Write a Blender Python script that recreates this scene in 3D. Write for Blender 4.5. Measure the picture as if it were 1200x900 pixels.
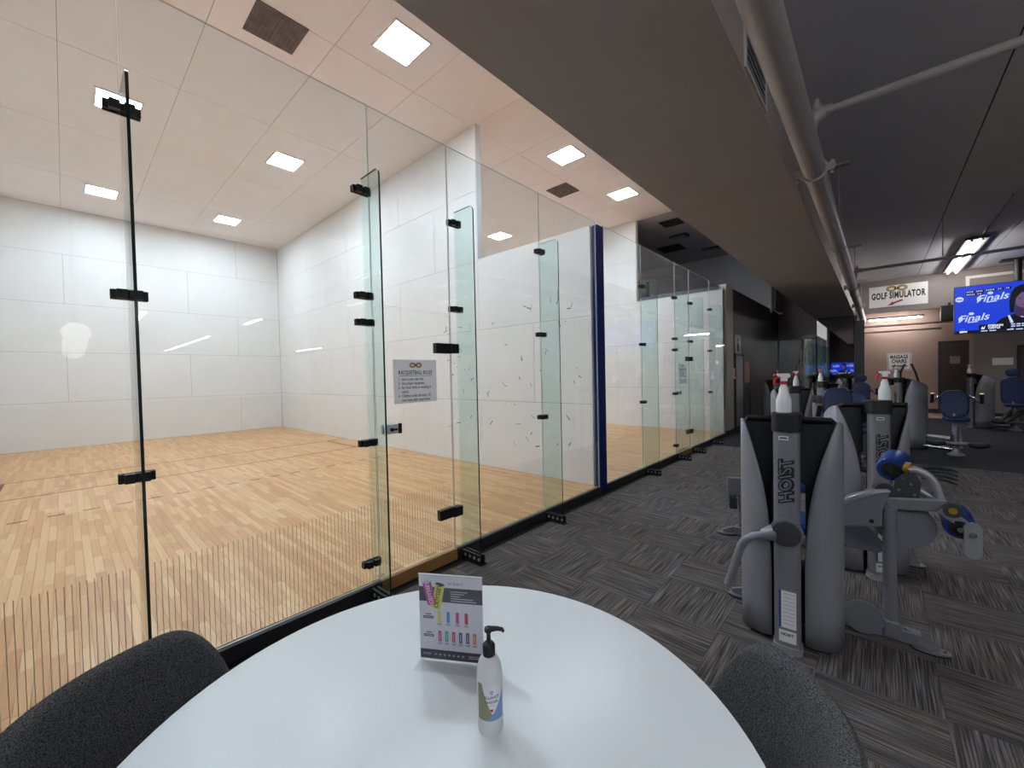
import bpy, bmesh, math, random
from mathutils import Vector, Matrix
random.seed(7)
S = bpy.context.scene
C = S.collection
for o in list(bpy.data.objects): bpy.data.objects.remove(o)

# ------------------------------------------------------------------ camera
F_PX, YAW, PITCH, ROLL, CAM_H = 474.6, math.radians(42.161), math.radians(1.267), math.radians(-1.248), 1.67
fw = Vector((-math.sin(YAW)*math.cos(PITCH), math.cos(YAW)*math.cos(PITCH), -math.sin(PITCH)))
rt0 = Vector((math.cos(YAW), math.sin(YAW), 0)); up0 = rt0.cross(fw)
rt = math.cos(ROLL)*rt0 + math.sin(ROLL)*up0; up = -math.sin(ROLL)*rt0 + math.cos(ROLL)*up0
cam = bpy.data.objects.new('camera', bpy.data.cameras.new('camera')); C.objects.link(cam)
cam.data.sensor_width = 36; cam.data.lens = F_PX/1200*36; cam.data.clip_start = .02; cam.data.clip_end = 200
M = Matrix((rt, up, -fw)).transposed().to_4x4(); M.translation = (0, 0, CAM_H); cam.matrix_world = M
S.camera = cam

# ------------------------------------------------------------------ world, exposure
W = bpy.data.worlds.new('world'); S.world = W; W.use_nodes = True
W.node_tree.nodes['Background'].inputs[0].default_value = (.5, .5, .5, 1)
W.node_tree.nodes['Background'].inputs[1].default_value = .05
S.view_settings.view_transform = 'Standard'; S.view_settings.look = 'None'
S.view_settings.gamma = 1; S.view_settings.exposure = 0.2; S.view_settings.use_curve_mapping = False
try:
    S.cycles.transparent_max_bounces = 40; S.cycles.max_bounces = 14; S.cycles.diffuse_bounces = 6
except Exception: pass
COURT_L, STRIP_L, GLOBE_L, FAR_L = 95.0, 56.0, 2.6, 49.0      # radiance of the lamps, the added fill strips included

# ------------------------------------------------------------------ materials
MT = {}
def lin(h):
    h = h.lstrip('#'); v = [int(h[i:i+2], 16)/255 for i in (0, 2, 4)]
    return tuple(((c+.055)/1.055)**2.4 if c > .04045 else c/12.92 for c in v)+(1,)
def nt(name):
    m = bpy.data.materials.new(name); m.use_nodes = True; MT[name] = m
    return m, m.node_tree.nodes, m.node_tree.links, m.node_tree.nodes['Principled BSDF']
def mat(name, col, rough=.5, metal=0, var=.06, scale=8, bump=0, spec=.5, stretch=(1, 1, 1), detail=3):
    m, n, l, b = nt(name)
    c = lin(col) if isinstance(col, str) else col
    b.inputs['Roughness'].default_value = rough; b.inputs['Metallic'].default_value = metal
    b.inputs['Specular IOR Level'].default_value = spec
    tc = n.new('ShaderNodeTexCoord'); mp = n.new('ShaderNodeMapping'); nz = n.new('ShaderNodeTexNoise')
    mp.inputs['Scale'].default_value = stretch
    nz.inputs['Scale'].default_value = scale; nz.inputs['Detail'].default_value = detail
    l.new(tc.outputs['Object'], mp.inputs[0]); l.new(mp.outputs[0], nz.inputs[0])
    r = n.new('ShaderNodeValToRGB')
    r.color_ramp.elements[0].position = .3; r.color_ramp.elements[1].position = .7
    r.color_ramp.elements[0].color = tuple(x*(1-var) for x in c[:3])+(1,)
    r.color_ramp.elements[1].color = tuple(min(1, x*(1+var)) for x in c[:3])+(1,)
    l.new(nz.outputs[0], r.inputs[0]); l.new(r.outputs[0], b.inputs['Base Color'])
    if bump:
        bp = n.new('ShaderNodeBump'); bp.inputs['Strength'].default_value = bump; bp.inputs['Distance'].default_value = .01
        l.new(nz.outputs[0], bp.inputs['Height']); l.new(bp.outputs[0], b.inputs['Normal'])
    return m
def emit(name, col, strength):
    m, n, l, b = nt(name); c = lin(col) if isinstance(col, str) else col
    b.inputs['Base Color'].default_value = (.02, .02, .02, 1)
    b.inputs['Emission Color'].default_value = c; b.inputs['Emission Strength'].default_value = strength
    b.inputs['Roughness'].default_value = .4; b.inputs['Specular IOR Level'].default_value = .1
    return m
def glass(name, tint, rough=0.0, f0=.04):
    m, n, l, b = nt(name); n.remove(b)
    lw = n.new('ShaderNodeLayerWeight'); lw.inputs[0].default_value = .5
    pw = n.new('ShaderNodeMath'); pw.operation = 'POWER'; pw.inputs[1].default_value = 5
    ma = n.new('ShaderNodeMath'); ma.operation = 'MULTIPLY_ADD'; ma.inputs[1].default_value = 1-f0; ma.inputs[2].default_value = f0
    tr = n.new('ShaderNodeBsdfTransparent'); tr.inputs[0].default_value = tint+(1,)
    gl = n.new('ShaderNodeBsdfGlossy'); gl.inputs[1].default_value = rough
    mx = n.new('ShaderNodeMixShader')
    l.new(lw.outputs['Facing'], pw.inputs[0]); l.new(pw.outputs[0], ma.inputs[0]); l.new(ma.outputs[0], mx.inputs[0])
    l.new(tr.outputs[0], mx.inputs[1]); l.new(gl.outputs[0], mx.inputs[2])
    l.new(mx.outputs[0], n['Material Output'].inputs[0])
    return m

mat('court_white', '#dcdbd8', .45, var=.02, scale=3)
mat('court_ceiling', '#e8e1df', .7, var=.02, scale=3)
mat('seam', '#8f8a82', .8, var=.02)
mat('scuff', '#55524e', .8, var=.05)
mat('grey_ceiling', '#dfdfe3', .8, var=.03, scale=2)
mat('dark_ceiling', '#b4b3ba', .85, var=.03, scale=2)
mat('soffit', '#a9a3a4', .6, var=.04, scale=1.2)
mat('soffit_side', '#b5aaa3', .6, var=.04, scale=1.2)
mat('taupe', '#8a7f7b', .6, var=.04, scale=2)
mat('taupe_dark', '#403b39', .5, var=.05, scale=2, spec=.25)
mat('rose_taupe', '#a68f83', .65, var=.03, scale=2)
mat('beige_post', '#a79f8e', .5, var=.03)
mat('white_trim', '#dcd8cc', .5, var=.02)
mat('gallery_dark', '#55555c', .8, var=.2, scale=1.5)
mat('blue_paint', '#16256a', .6, var=.08, scale=5, spec=.2)
mat('sill_black', '#2a2729', .6, var=.12, scale=20)
mat('rubber', '#333338', .85, var=.14, scale=120, spec=.12)
mat('floor_tile', '#a3897b', .5, var=.08, scale=6)
mat('grout', '#5c5048', .9)
mat('subfloor', '#1f1d1c', .95)
mat('black_metal', '#121214', .45, var=.1)
mat('black_plastic', '#1a1a1d', .55, var=.08, scale=30)
mat('dark_panel', '#0d0d0f', .7)
mat('charcoal', '#3a393c', .6, var=.06)
mat('machine_grey', '#83838a', .42, metal=.25, var=.03, scale=40)
mat('shroud_grey', '#8b8a91', .5, metal=.1, var=.03, scale=60)
mat('bright_grey', '#a5a6ac', .35, metal=.4, var=.03)
mat('chrome', '#c8c8ca', .18, metal=1, var=.02)
mat('pad_blue', '#1b3a80', .38, var=.06, scale=12)
mat('pad_navy', '#182b58', .45, var=.06, scale=12)
mat('brass', '#c79b3c', .35, metal=.6)
mat('pipe_paint', '#b0a9a6', .45, var=.04, scale=4)
mat('table_white', '#e4e8ea', .32, var=.015, scale=3)
mat('paper', '#d9d6dd', .6, var=.01)
mat('white_plastic', '#e8e8e6', .4, var=.01)
mat('bottle_white', '#dfe2e2', .3, var=.01)
mat('red_plastic', '#c01f2c', .4, var=.03)
mat('sign_grey', '#a9a9ab', .5, var=.02)
mat('sign_white', '#e2e2e0', .5, var=.02)
mat('ink', '#1c1b1d', .6, var=.02)
mat('ink_soft', '#59575c', .6, var=.02)
mat('gold', '#b98f3b', .45, var=.06)
mat('red_ink', '#a51e2c', .6, var=.03)
mat('band_dark', '#3c3a42', .6, var=.02)
mat('light_ink', '#c4c2c8', .6, var=.02)
mat('olive', '#8f9070', .5, var=.03)
mat('label_blue', '#7f9bd0', .5, var=.03)
mat('label_white', '#e3e4e6', .5, var=.02)
mat('label_navy', '#35508f', .5)
for k_, c_ in dict(can_yellow='#d7cf55', can_blue='#3f8fc4', can_magenta='#c0398f', can_red='#bb2f4b', can_teal='#3f9a98',
                   can_coral='#cf4650', can_violet='#4b4390', can_plum='#3a2f49', can_orange='#d9694f').items(): mat(k_, c_, .5, var=.03)
mat('door_dark', '#4a413d', .55, var=.05, scale=3)
mat('board_brown', '#8a6248', .6, var=.08)
mat('notice_grey', '#8f8b88', .6)
mat('court_line', '#6d3f36', .55, var=.08)
mat('frit', '#b3aa9a', .6, var=.03)
mat('vent_dark', '#6b5f5b', .8, var=.25, scale=9)
mat('vent_black', '#3a3436', .85, var=.2, scale=9)
mat('fixture_off', '#8f8f94', .6)
mat('strip_body', '#4c4a48', .5)
mat('mirror_back', '#222222', .8)
glass('glass_clear', (.935, .966, .970))
glass('glass_fin', (.87, .945, .935))
glass('acrylic', (.97, .975, .98))
m_, n_, l_, b_ = nt('glass_edge'); b_.inputs['Base Color'].default_value = (.012, .035, .032, 1); b_.inputs['Roughness'].default_value = .12
m_, n_, l_, b_ = nt('glass_edge_pale'); b_.inputs['Base Color'].default_value = (.42, .47, .45, 1); b_.inputs['Roughness'].default_value = .25
m_, n_, l_, b_ = nt('mirror'); b_.inputs['Base Color'].default_value = (.62, .64, .64, 1); b_.inputs['Metallic'].default_value = 1; b_.inputs['Roughness'].default_value = .02
emit('lamp_panel', (.825, .93, 1.05, 1), COURT_L)
emit('tube', (1, .97, .95, 1), STRIP_L)
emit('tube_passage', (1, .95, .92, 1), 95.0)
emit('tube_far', (.9, .95, 1, 1), FAR_L)
emit('globe', (1, .95, .9, 1), GLOBE_L)
emit('scr_blue', '#1238c8', 1.0); emit('scr_blue2', '#2148dc', 1.0); emit('scr_pale', '#b9c8f2', 1.0); emit('scr_white', '#e6e9f5', 1.0)
emit('scr_black', '#05060c', .6); emit('scr_navy', '#0a1440', .8); emit('scr_skin', '#6f5580', .8); emit('scr_skin2', '#3d2d50', .8); emit('scr_hair', '#0a0914', .6); emit('scr_red', '#b02a50', .8)

# carpet tile: streaky lines along local y
def translucent(name, col, k):
    m, n, l, b = nt(name); c = lin(col); b.inputs['Base Color'].default_value = c; b.inputs['Roughness'].default_value = .5
    tr = n.new('ShaderNodeBsdfTranslucent'); tr.inputs[0].default_value = c; mx = n.new('ShaderNodeMixShader'); mx.inputs[0].default_value = k
    l.new(b.outputs[0], mx.inputs[1]); l.new(tr.outputs[0], mx.inputs[2]); l.new(mx.outputs[0], n['Material Output'].inputs[0])
translucent('sign_film', '#d6d6da', .9)
translucent('bottle_milky', '#eef0f0', .35)
def carpet(name, offs):
    m, n, l, b = nt(name); b.inputs['Roughness'].default_value = .95; b.inputs['Specular IOR Level'].default_value = .15
    tc = n.new('ShaderNodeTexCoord'); oi = n.new('ShaderNodeObjectInfo')
    ad = n.new('ShaderNodeVectorMath'); ad.operation = 'MULTIPLY_ADD'
    cb = n.new('ShaderNodeCombineXYZ')
    for i in range(3): l.new(oi.outputs['Random'], cb.inputs[i])
    l.new(cb.outputs[0], ad.inputs[0]); ad.inputs[1].default_value = (37, 53, 11); l.new(tc.outputs['Object'], ad.inputs[2])
    def noise(sc, det):
        mp = n.new('ShaderNodeMapping'); mp.inputs['Scale'].default_value = sc
        nz = n.new('ShaderNodeTexNoise'); nz.inputs['Scale'].default_value = 1; nz.inputs['Detail'].default_value = det
        l.new(ad.outputs[0], mp.inputs[0]); l.new(mp.outputs[0], nz.inputs[0]); return nz
    a = noise((170, 3.2, 1), 1.0); d = noise((7, 3, 1), 2)
    r = n.new('ShaderNodeValToRGB'); e = r.color_ramp.elements
    e[0].position = .32; e[0].color = lin('#3f3c3c'); e[1].position = .70; e[1].color = lin('#868180')
    e2 = r.color_ramp.elements.new(.5); e2.color = lin('#615c5a')
    l.new(a.outputs[0], r.inputs[0])
    mx = n.new('ShaderNodeMix'); mx.data_type = 'RGBA'; mx.blend_type = 'MULTIPLY'; mx.inputs[0].default_value = .8
    r2 = n.new('ShaderNodeValToRGB'); r2.color_ramp.elements[0].position = .35; r2.color_ramp.elements[1].position = .65
    r2.color_ramp.elements[0].color = (.86, .88, .9, 1); r2.color_ramp.elements[1].color = (1.0, .92, .88, 1)
    l.new(d.outputs[0], r2.inputs[0]); l.new(r.outputs[0], mx.inputs[6]); l.new(r2.outputs[0], mx.inputs[7])
    l.new(mx.outputs[2], b.inputs['Base Color'])
    bp = n.new('ShaderNodeBump'); bp.inputs['Strength'].default_value = .6; bp.inputs['Distance'].default_value = .004
    l.new(a.outputs[0], bp.inputs['Height']); l.new(bp.outputs[0], b.inputs['Normal'])
carpet('carpet', 0)

def wood(name, src):
    m, n, l, b = nt(name); b.inputs['Roughness'].default_value = .33; b.inputs['Specular IOR Level'].default_value = .45
    tc = n.new('ShaderNodeTexCoord')
    if src == 'obj':
        oi = n.new('ShaderNodeObjectInfo'); val = oi.outputs['Random']
    elif src == 'attr':
        at = n.new('ShaderNodeAttribute'); at.attribute_name = 'pc'; val = at.outputs['Fac']
    else:
        br = n.new('ShaderNodeTexBrick'); br.inputs['Scale'].default_value = 1
        br.inputs['Brick Width'].default_value = .55; br.inputs['Row Height'].default_value = .057; br.inputs['Mortar Size'].default_value = .001
        br.inputs['Color1'].default_value = (0, 0, 0, 1); br.inputs['Color2'].default_value = (1, 1, 1, 1); br.inputs['Mortar'].default_value = (.2, .2, .2, 1)
        l.new(tc.outputs['Object'], br.inputs[0]); val = br.outputs[0]
    r = n.new('ShaderNodeValToRGB'); e = r.color_ramp.elements
    e[0].color = lin('#bd8a58'); e[1].color = lin('#d8b07e'); e.new(.5).color = lin('#cb9c67')
    l.new(val, r.inputs[0])
    mp = n.new('ShaderNodeMapping'); mp.inputs['Scale'].default_value = (2.5, 40, 1)
    nz = n.new('ShaderNodeTexNoise'); nz.inputs['Scale'].default_value = 1.5; nz.inputs['Detail'].default_value = 4
    l.new(tc.outputs['Object'], mp.inputs[0]); l.new(mp.outputs[0], nz.inputs[0])
    r2 = n.new('ShaderNodeValToRGB'); r2.color_ramp.elements[0].color = (.82, .78, .72, 1); r2.color_ramp.elements[1].color = (1, 1, 1, 1)
    r2.color_ramp.elements[0].position = .25; r2.color_ramp.elements[1].position = .7
    l.new(nz.outputs[0], r2.inputs[0])
    mx = n.new('ShaderNodeMix'); mx.data_type = 'RGBA'; mx.blend_type = 'MULTIPLY'; mx.inputs[0].default_value = .55
    l.new(r.outputs[0], mx.inputs[6]); l.new(r2.outputs[0], mx.inputs[7]); l.new(mx.outputs[2], b.inputs['Base Color'])
wood('wood_plank', 'obj'); wood('wood_stuff', 'attr'); wood('wood_far', 'brick')
mat('wood_edge', '#a87b4a', .5, var=.1, scale=10, stretch=(8, 2, 8))
mat('wood_gap', '#6f4d2c', .9)

# felt of the chairs
def felt():
    m, n, l, b = nt('felt'); b.inputs['Roughness'].default_value = 1; b.inputs['Specular IOR Level'].default_value = .1
    tc = n.new('ShaderNodeTexCoord'); nz = n.new('ShaderNodeTexNoise'); nz.inputs['Scale'].default_value = 330; nz.inputs['Detail'].default_value = 5
    l.new(tc.outputs['Object'], nz.inputs[0]); r = n.new('ShaderNodeValToRGB'); e = r.color_ramp.elements
    e[0].position = .36; e[0].color = lin('#2c2b2d'); e[1].position = .70; e[1].color = lin('#777678')
    l.new(nz.outputs[0], r.inputs[0]); l.new(r.outputs[0], b.inputs['Base Color'])
    bp = n.new('ShaderNodeBump'); bp.inputs['Strength'].default_value = .8; bp.inputs['Distance'].default_value = .004
    l.new(nz.outputs[0], bp.inputs['Height']); l.new(bp.outputs[0], b.inputs['Normal'])
felt()

# ------------------------------------------------------------------ mesh helpers
class MB:
    def __init__(s): s.v = []; s.f = []; s.mi = []
    def add(s, vs, fs, mi=0):
        k = len(s.v); s.v += [tuple(x) for x in vs]; s.f += [tuple(i+k for i in f) for f in fs]; s.mi += [mi]*len(fs); return s
    def box(s, lo, hi, M=None, mi=0):
        x0, y0, z0 = lo; x1, y1, z1 = hi
        v = [(x0,y0,z0),(x1,y0,z0),(x1,y1,z0),(x0,y1,z0),(x0,y0,z1),(x1,y0,z1),(x1,y1,z1),(x0,y1,z1)]
        if M is not None: v = [M @ Vector(p) for p in v]
        return s.add(v, [(0,3,2,1),(4,5,6,7),(0,1,5,4),(1,2,6,5),(2,3,7,6),(3,0,4,7)], mi)
    def bar(s, a, b, w, d, mi=0):
        a = Vector(a); b = Vector(b); z = (b-a).normalized(); r = Vector((0,0,1)) if abs(z.z) < .9 else Vector((0,1,0))
        x = r.cross(z).normalized(); y = z.cross(x)
        M = Matrix((x, y, z)).transposed().to_4x4(); M.translation = a
        return s.box((-w/2, -d/2, 0), (w/2, d/2, (b-a).length), M, mi)
    def prism(s, poly, axis, lo, hi, mi=0):
        n = len(poly)
        def P(a, b, t): return {'x': (t, a, b), 'y': (a, t, b), 'z': (a, b, t)}[axis]
        v = [P(a, b, lo) for a, b in poly]+[P(a, b, hi) for a, b in poly]
        fs = [tuple(range(n-1, -1, -1)), tuple(range(n, 2*n))]+[(i, (i+1) % n, (i+1) % n+n, i+n) for i in range(n)]
        return s.add(v, fs, mi)
    def tube(s, path, r, seg=10, mi=0, caps=True):
        path = [Vector(p) for p in path]; rs = r if isinstance(r, (list, tuple)) else [r]*len(path)
        vs = []; px = None
        for i, p in enumerate(path):
            t = (path[min(i+1, len(path)-1)]-path[max(i-1, 0)]).normalized()
            if px is None:
                ref = Vector((0,0,1)) if abs(t.z) < .9 else Vector((1,0,0)); px = ref.cross(t).normalized()
            else: px = (px-t*px.dot(t)).normalized()
            py = t.cross(px)
            for k in range(seg):
                a = 2*math.pi*k/seg; vs.append(p+rs[i]*(math.cos(a)*px+math.sin(a)*py))
        fs = []
        for i in range(len(path)-1):
            for k in range(seg):
                a = i*seg+k; b = i*seg+(k+1) % seg; fs.append((a, b, b+seg, a+seg))
        if caps: fs += [tuple(range(seg-1, -1, -1)), tuple(range((len(path)-1)*seg, len(path)*seg))]
        return s.add(vs, fs, mi)
    def lathe(s, prof, seg=24, c=(0,0,0), mi=0, sx=1, sy=1):
        vs = []; n = len(prof)
        for r, z in prof:
            for k in range(seg):
                a = 2*math.pi*k/seg; vs.append((c[0]+sx*r*math.cos(a), c[1]+sy*r*math.sin(a), c[2]+z))
        fs = [(i*seg+k, i*seg+(k+1) % seg, (i+1)*seg+(k+1) % seg, (i+1)*seg+k) for i in range(n-1) for k in range(seg)]
        fs += [tuple(range(seg-1, -1, -1)), tuple(range((n-1)*seg, n*seg))]
        return s.add(vs, fs, mi)
    def disc(s, c, n, r, t, seg=24, mi=0):
        c = Vector(c); n = Vector(n).normalized(); return s.tube([c, c+n*t], r, seg, mi)
    def build(s, name, m, parent=None, smooth=False, bev=0, loc=None, recalc=False):
        me = bpy.data.meshes.new(name); me.from_pydata(s.v, [], s.f)
        for k in (m if isinstance(m, (list, tuple)) else [m]): me.materials.append(MT[k])
        if any(s.mi): me.polygons.foreach_set('material_index', s.mi)
        if recalc:
            bm = bmesh.new(); bm.from_mesh(me); bmesh.ops.recalc_face_normals(bm, faces=bm.faces); bm.to_mesh(me); bm.free()
        if smooth:
            me.polygons.foreach_set('use_smooth', [True]*len(me.polygons)); me.set_sharp_from_angle(angle=math.radians(38))
        me.update()
        return link(name, me, parent, bev, loc)
def link(name, me, parent=None, bev=0, loc=None):
    o = bpy.data.objects.new(name, me); C.objects.link(o)
    if parent is not None: o.parent = parent
    if loc is not None: o.location = loc
    if bev:
        b = o.modifiers.new('bevel', 'BEVEL'); b.width = bev; b.segments = 2; b.limit_method = 'ANGLE'; b.angle_limit = math.radians(40)
    return o
def tag(o, label, cat, group=None, kind=None):
    if label: o['label'] = label
    if cat: o['category'] = cat
    if group: o['group'] = group
    if kind: o['kind'] = kind
    return o
def thing(name, label, cat, loc=(0,0,0), rz=0, group=None, M=None, kind=None):
    o = bpy.data.objects.new(name, None); C.objects.link(o); o.empty_display_size = .1
    if M is not None: o.matrix_world = M
    else: o.location = loc; o.rotation_euler = (0, 0, rz)
    return tag(o, label, cat, group, kind)
def B(name, lo, hi, m, parent=None, bev=0): return MB().box(lo, hi).build(name, m, parent, bev=bev)
def frame(origin, x, y):
    x = Vector(x).normalized(); y = Vector(y); z = x.cross(y).normalized(); y = z.cross(x)
    M = Matrix((x, y, z)).transposed().to_4x4(); M.translation = origin; return M
def text(s, size, m, parent, x, y, z, name='lettering', align='CENTER', sx=1, weight=0, shear=0, rot=0, ext=.0004, fit=None, space=1):
    cu = bpy.data.curves.new('t', 'FONT'); cu.body = s; cu.size = size; cu.align_x = align; cu.align_y = 'CENTER'
    cu.offset = weight; cu.shear = shear; cu.space_character = space; cu.extrude = ext; cu.resolution_u = 3
    t = bpy.data.objects.new('t', cu); C.objects.link(t)
    me = bpy.data.meshes.new_from_object(t); bpy.data.objects.remove(t); bpy.data.curves.remove(cu)
    me.materials.clear(); me.materials.append(MT[m]); me.name = name
    if fit:
        xv = [v.co.x for v in me.vertices]; sx = fit/max(1e-6, max(xv)-min(xv))
    o = link(name, me, parent); o.location = (x, y, z); o.scale = (sx, 1, 1); o.rotation_euler = (0, 0, rot); return o
def flat(poly, m, parent, z0, z1, name='print', smooth=False): return MB().prism(poly, 'z', z0, z1).build(name, m, parent)
def ell(cx, cy, rx, ry, n=28, a0=0): return [(cx+rx*math.cos(a0+2*math.pi*k/n), cy+ry*math.sin(a0+2*math.pi*k/n)) for k in range(n)]
def rrect(x0, y0, x1, y1, r, n=4):
    p = []
    for cx, cy, a in ((x1-r, y0+r, -90), (x1-r, y1-r, 0), (x0+r, y1-r, 90), (x0+r, y0+r, 180)):
        for k in range(n+1):
            t = math.radians(a+90*k/n); p.append((cx+r*math.cos(t), cy+r*math.sin(t)))
    return p
def ring(cx, cy, rx, ry, w, m, parent, z0, z1, name='logo_ring'):
    n = 28; mb = MB(); o_ = ell(cx, cy, rx, ry, n); i_ = ell(cx, cy, rx-w, ry-w, n)
    v = [(a, b, z0) for a, b in o_]+[(a, b, z0) for a, b in i_]+[(a, b, z1) for a, b in o_]+[(a, b, z1) for a, b in i_]
    fs = []
    for k in range(n):
        j = (k+1) % n
        fs += [(2*n+k, 2*n+j, 3*n+j, 3*n+k), (k, j, 2*n+j, 2*n+k), (n+j, n+k, 3*n+k, 3*n+j)]
    return mb.add(v, fs).build(name, m, parent)
def struct(o, label, cat='wall'): return tag(o, label, cat, kind='structure')
def bez(p0, p1, p2, n=6):
    p0, p1, p2 = Vector(p0), Vector(p1), Vector(p2)
    return [tuple((1-t)**2*p0+2*t*(1-t)*p1+t*t*p2) for t in [k/n for k in range(n+1)]]

GX = -2.88; FZ = .10; GT = 3.74; CEIL = 6.04; S1 = 4.906; S2 = 5.03; E2 = 11.15; FWX = -14.96; N1 = -1.19
SOF = 3.49; SL = -1.73; SR = -.61; GC = 4.59; YE = 18.6; XR = 42.0; YB = -3.4

# ------------------------------------------------------------------ gym floor
fl = struct(MB().box((GX-.1, YB, -.06), (3.24, 9.745, -.010)).build('floor', 'subfloor'), 'dark grey carpet floor laid in streaky quarter turned tiles', 'floor')
tile_me = MB().box((-.2493, -.2493, -.010), (.2493, .2493, 0)).build('carpet_tile', 'carpet')
tm = tile_me.data; bpy.data.objects.remove(tile_me)
for i in range(-6, 7):
    for j in range(-10, 14):
        x0 = .238+.5*(i-1); y0 = 2.745+.5*j; 
        cx = x0+.25; cy = y0+.25
        if cx-.25 < GX-.07: continue
        if cx > 3.2 or cy > 9.72 or cy < -1.3: continue
        o = link('carpet_tile', tm, fl); o.location = (cx, cy, 0)
        o.rotation_euler.z = (0 if (i+j) % 2 == 0 else math.pi/2)
def checker_floor(name, lo, hi, label):
    o = B(name, lo, hi, 'carpet'); return struct(o, label, 'floor')
checker_floor('floor', (3.24, YB, -.06), (XR, 9.745, 0), 'grey carpet continuing under the far right of the gym')
checker_floor('floor', (GX, YB, -.0095), (3.24, -1.2549, 0), 'grey carpet behind the round white table')
struct(B('floor', (GX-.3, 9.745, -.06), (XR, YE, 0), 'rubber'), 'black speckled rubber gym floor beyond the carpet', 'floor')
ft = struct(B('floor', (SR-.1, YE, -.06), (2.4, 20.7, -.01), 'grout'), 'beige tiled floor strip under the massage chairs sign', 'floor')
ttm = MB().box((-.148, -.148, -.01), (.148, .148, 0)).build('floor_tile', 'floor_tile'); tmm = ttm.data; bpy.data.objects.remove(ttm)
for i in range(10):
    for j in range(7):
        o = link('floor_tile', tmm, ft); o.location = (SR+.05+.3*i, YE+.155+.3*j, 0)

# ------------------------------------------------------------------ court floors
cf = struct(B('floor', (FWX, N1, -.06), (GX-.01, S1, FZ-.02), 'wood_gap'), 'blond maple strip floor of the near racquetball court', 'floor')
PW = .0572; planks = []
y = N1; r_i = 0
while y < S1-.001:
    w = min(PW, S1-y); x = GX-.02+random.uniform(0, .3)
    x = GX-.02
    first = True
    while x > FWX+.01:
        L = random.choice((.25, .35, .45, .6, .75, .9))
        if first: L *= random.uniform(.3, 1); first = False; L = round(max(L, .12), 3)
        x1 = max(FWX+.005, x-L)
        planks.append((x1, x, y, y+w)); x = x1
    y += w; r_i += 1
def pk(p):
    cx, cy = (p[0]+p[1])/2, (p[2]+p[3])/2
    d = Vector((cx, cy, FZ-CAM_H)); z = d.dot(fw); u = 600+F_PX*d.dot(rt)/z if z > .1 else -9999; v_ = 450-F_PX*d.dot(up)/z if z > .1 else 9999
    vis = 0 <= u <= 1200 and v_ < 880
    return (0 if vis else 1, d.length)
planks.sort(key=pk)
meshes = {}
for p in planks[:300]:
    L = round(p[1]-p[0], 2); w = round(p[3]-p[2], 3); key = (L, w)
    if key not in meshes:
        t = MB().box((-(L-.0012)/2, -(w-.0012)/2, -.02), ((L-.0012)/2, (w-.0012)/2, 0)).build('plank', 'wood_plank'); meshes[key] = t.data; bpy.data.objects.remove(t)
    o = link('plank', meshes[key], cf); o.location = ((p[0]+p[1])/2, (p[2]+p[3])/2, FZ+random.uniform(-.0003, .0003))
mb = MB(); pcs = []
for p in planks[300:]:
    mb.box((p[0]+.0006, p[2]+.0006, FZ-.02), (p[1]-.0006, p[3]-.0006, FZ+random.uniform(-.0003, .0003))); pcs += [random.random()]*6
po = mb.build('floor_planks', 'wood_stuff', cf); po['kind'] = 'stuff'; po['label'] = 'maple floor strips farther into the court'
at = po.data.attributes.new('pc', 'FLOAT', 'FACE'); at.data.foreach_set('value', pcs)
# painted court lines (flat paint on the floor)
lz = (FZ+.0006, FZ+.0016)
def cline(x0, x1, y0, y1): return B('painted_line', (x0, y0, lz[0]), (x1, y1, lz[1]), 'court_line', cf)
SLN, SHL, RCV = FWX+4.57, FWX+6.10, FWX+7.62
cline(SLN-.02, SLN+.02, N1, S1); cline(SHL-.02, SHL+.02, N1, S1)
cline(SLN, SHL, N1+.46, N1+.50); cline(SLN, SHL, S1-.50, S1-.46)
k = N1+.1
while k < S1: cline(RCV-.02, RCV+.02, k, k+.15); k += .30
cf2 = struct(B('floor', (FWX, S2, -.06), (GX-.01, E2, FZ), 'wood_far'), 'blond maple floor of the farther racquetball court', 'floor')

# ------------------------------------------------------------------ court walls with panels
ROWS = [(FZ, 1.24), (1.24, 2.47), (2.47, 3.68), (3.68, 4.90), (4.90, CEIL)]
def panels_x(parent, xf, y0, y1, off, t=.006):
    """panels on a wall whose face looks along +x"""
    for r, (za, zb) in enumerate(ROWS):
        st = off if r % 2 == 0 else off-1.22
        yy = st
        while yy < y1:
            a, b = max(yy, y0), min(yy+2.44, y1)
            if b-a > .02: B('wall_panel', (xf-t, a+.003, za+.003), (xf, b-.003, zb-.003), 'court_white', parent)
            yy += 2.44
w = struct(B('wall_court_front', (FWX-.15, N1-.1, FZ-.1), (FWX-.006, S1, CEIL), 'seam'), 'white panelled front wall of the near racquetball court')
panels_x(w, FWX, N1, S1, -1.16)
w = struct(B('wall_court_side', (FWX, S1+.006, FZ-.1), (GX-.07, S2-.006, 3.68), 'seam'), 'white panelled wall dividing the two racquetball courts')
B('upper_wall', (FWX, S1+.006, 3.68), (-5.2, S2-.006, CEIL), 'seam', w)
def panels_y(parent, yf, yb, x1low, x1high, off):
    """panels on a wall along x, face yf (towards -y), body at yb"""
    for r, (za, zb) in enumerate(ROWS):
        x1 = x1low if r < 3 else x1high
        xx = FWX+.01-(0 if r % 2 == 0 else 1.22)+off
        while xx < x1:
            a, b = max(xx, FWX+.002), min(xx+2.44, x1)
            if b-a > .02: B('wall_panel', (a+.003, min(yf, yb), za+.003), (b-.003, max(yf, yb), zb-.003), 'court_white', parent)
            xx += 2.44
panels_y(w, S1, S1+.006, GX-.07, -5.2, 0)
panels_y(w, S2, S2-.006, GX-.07, -5.2, 0)
B('wall_end_trim', (-5.2, S1, 3.69), (-5.185, S2, CEIL), 'court_white', w)
B('wall_top_trim', (-5.185, S1, 3.68), (GX-.07, S2, 3.70), 'white_trim', w)
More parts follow.
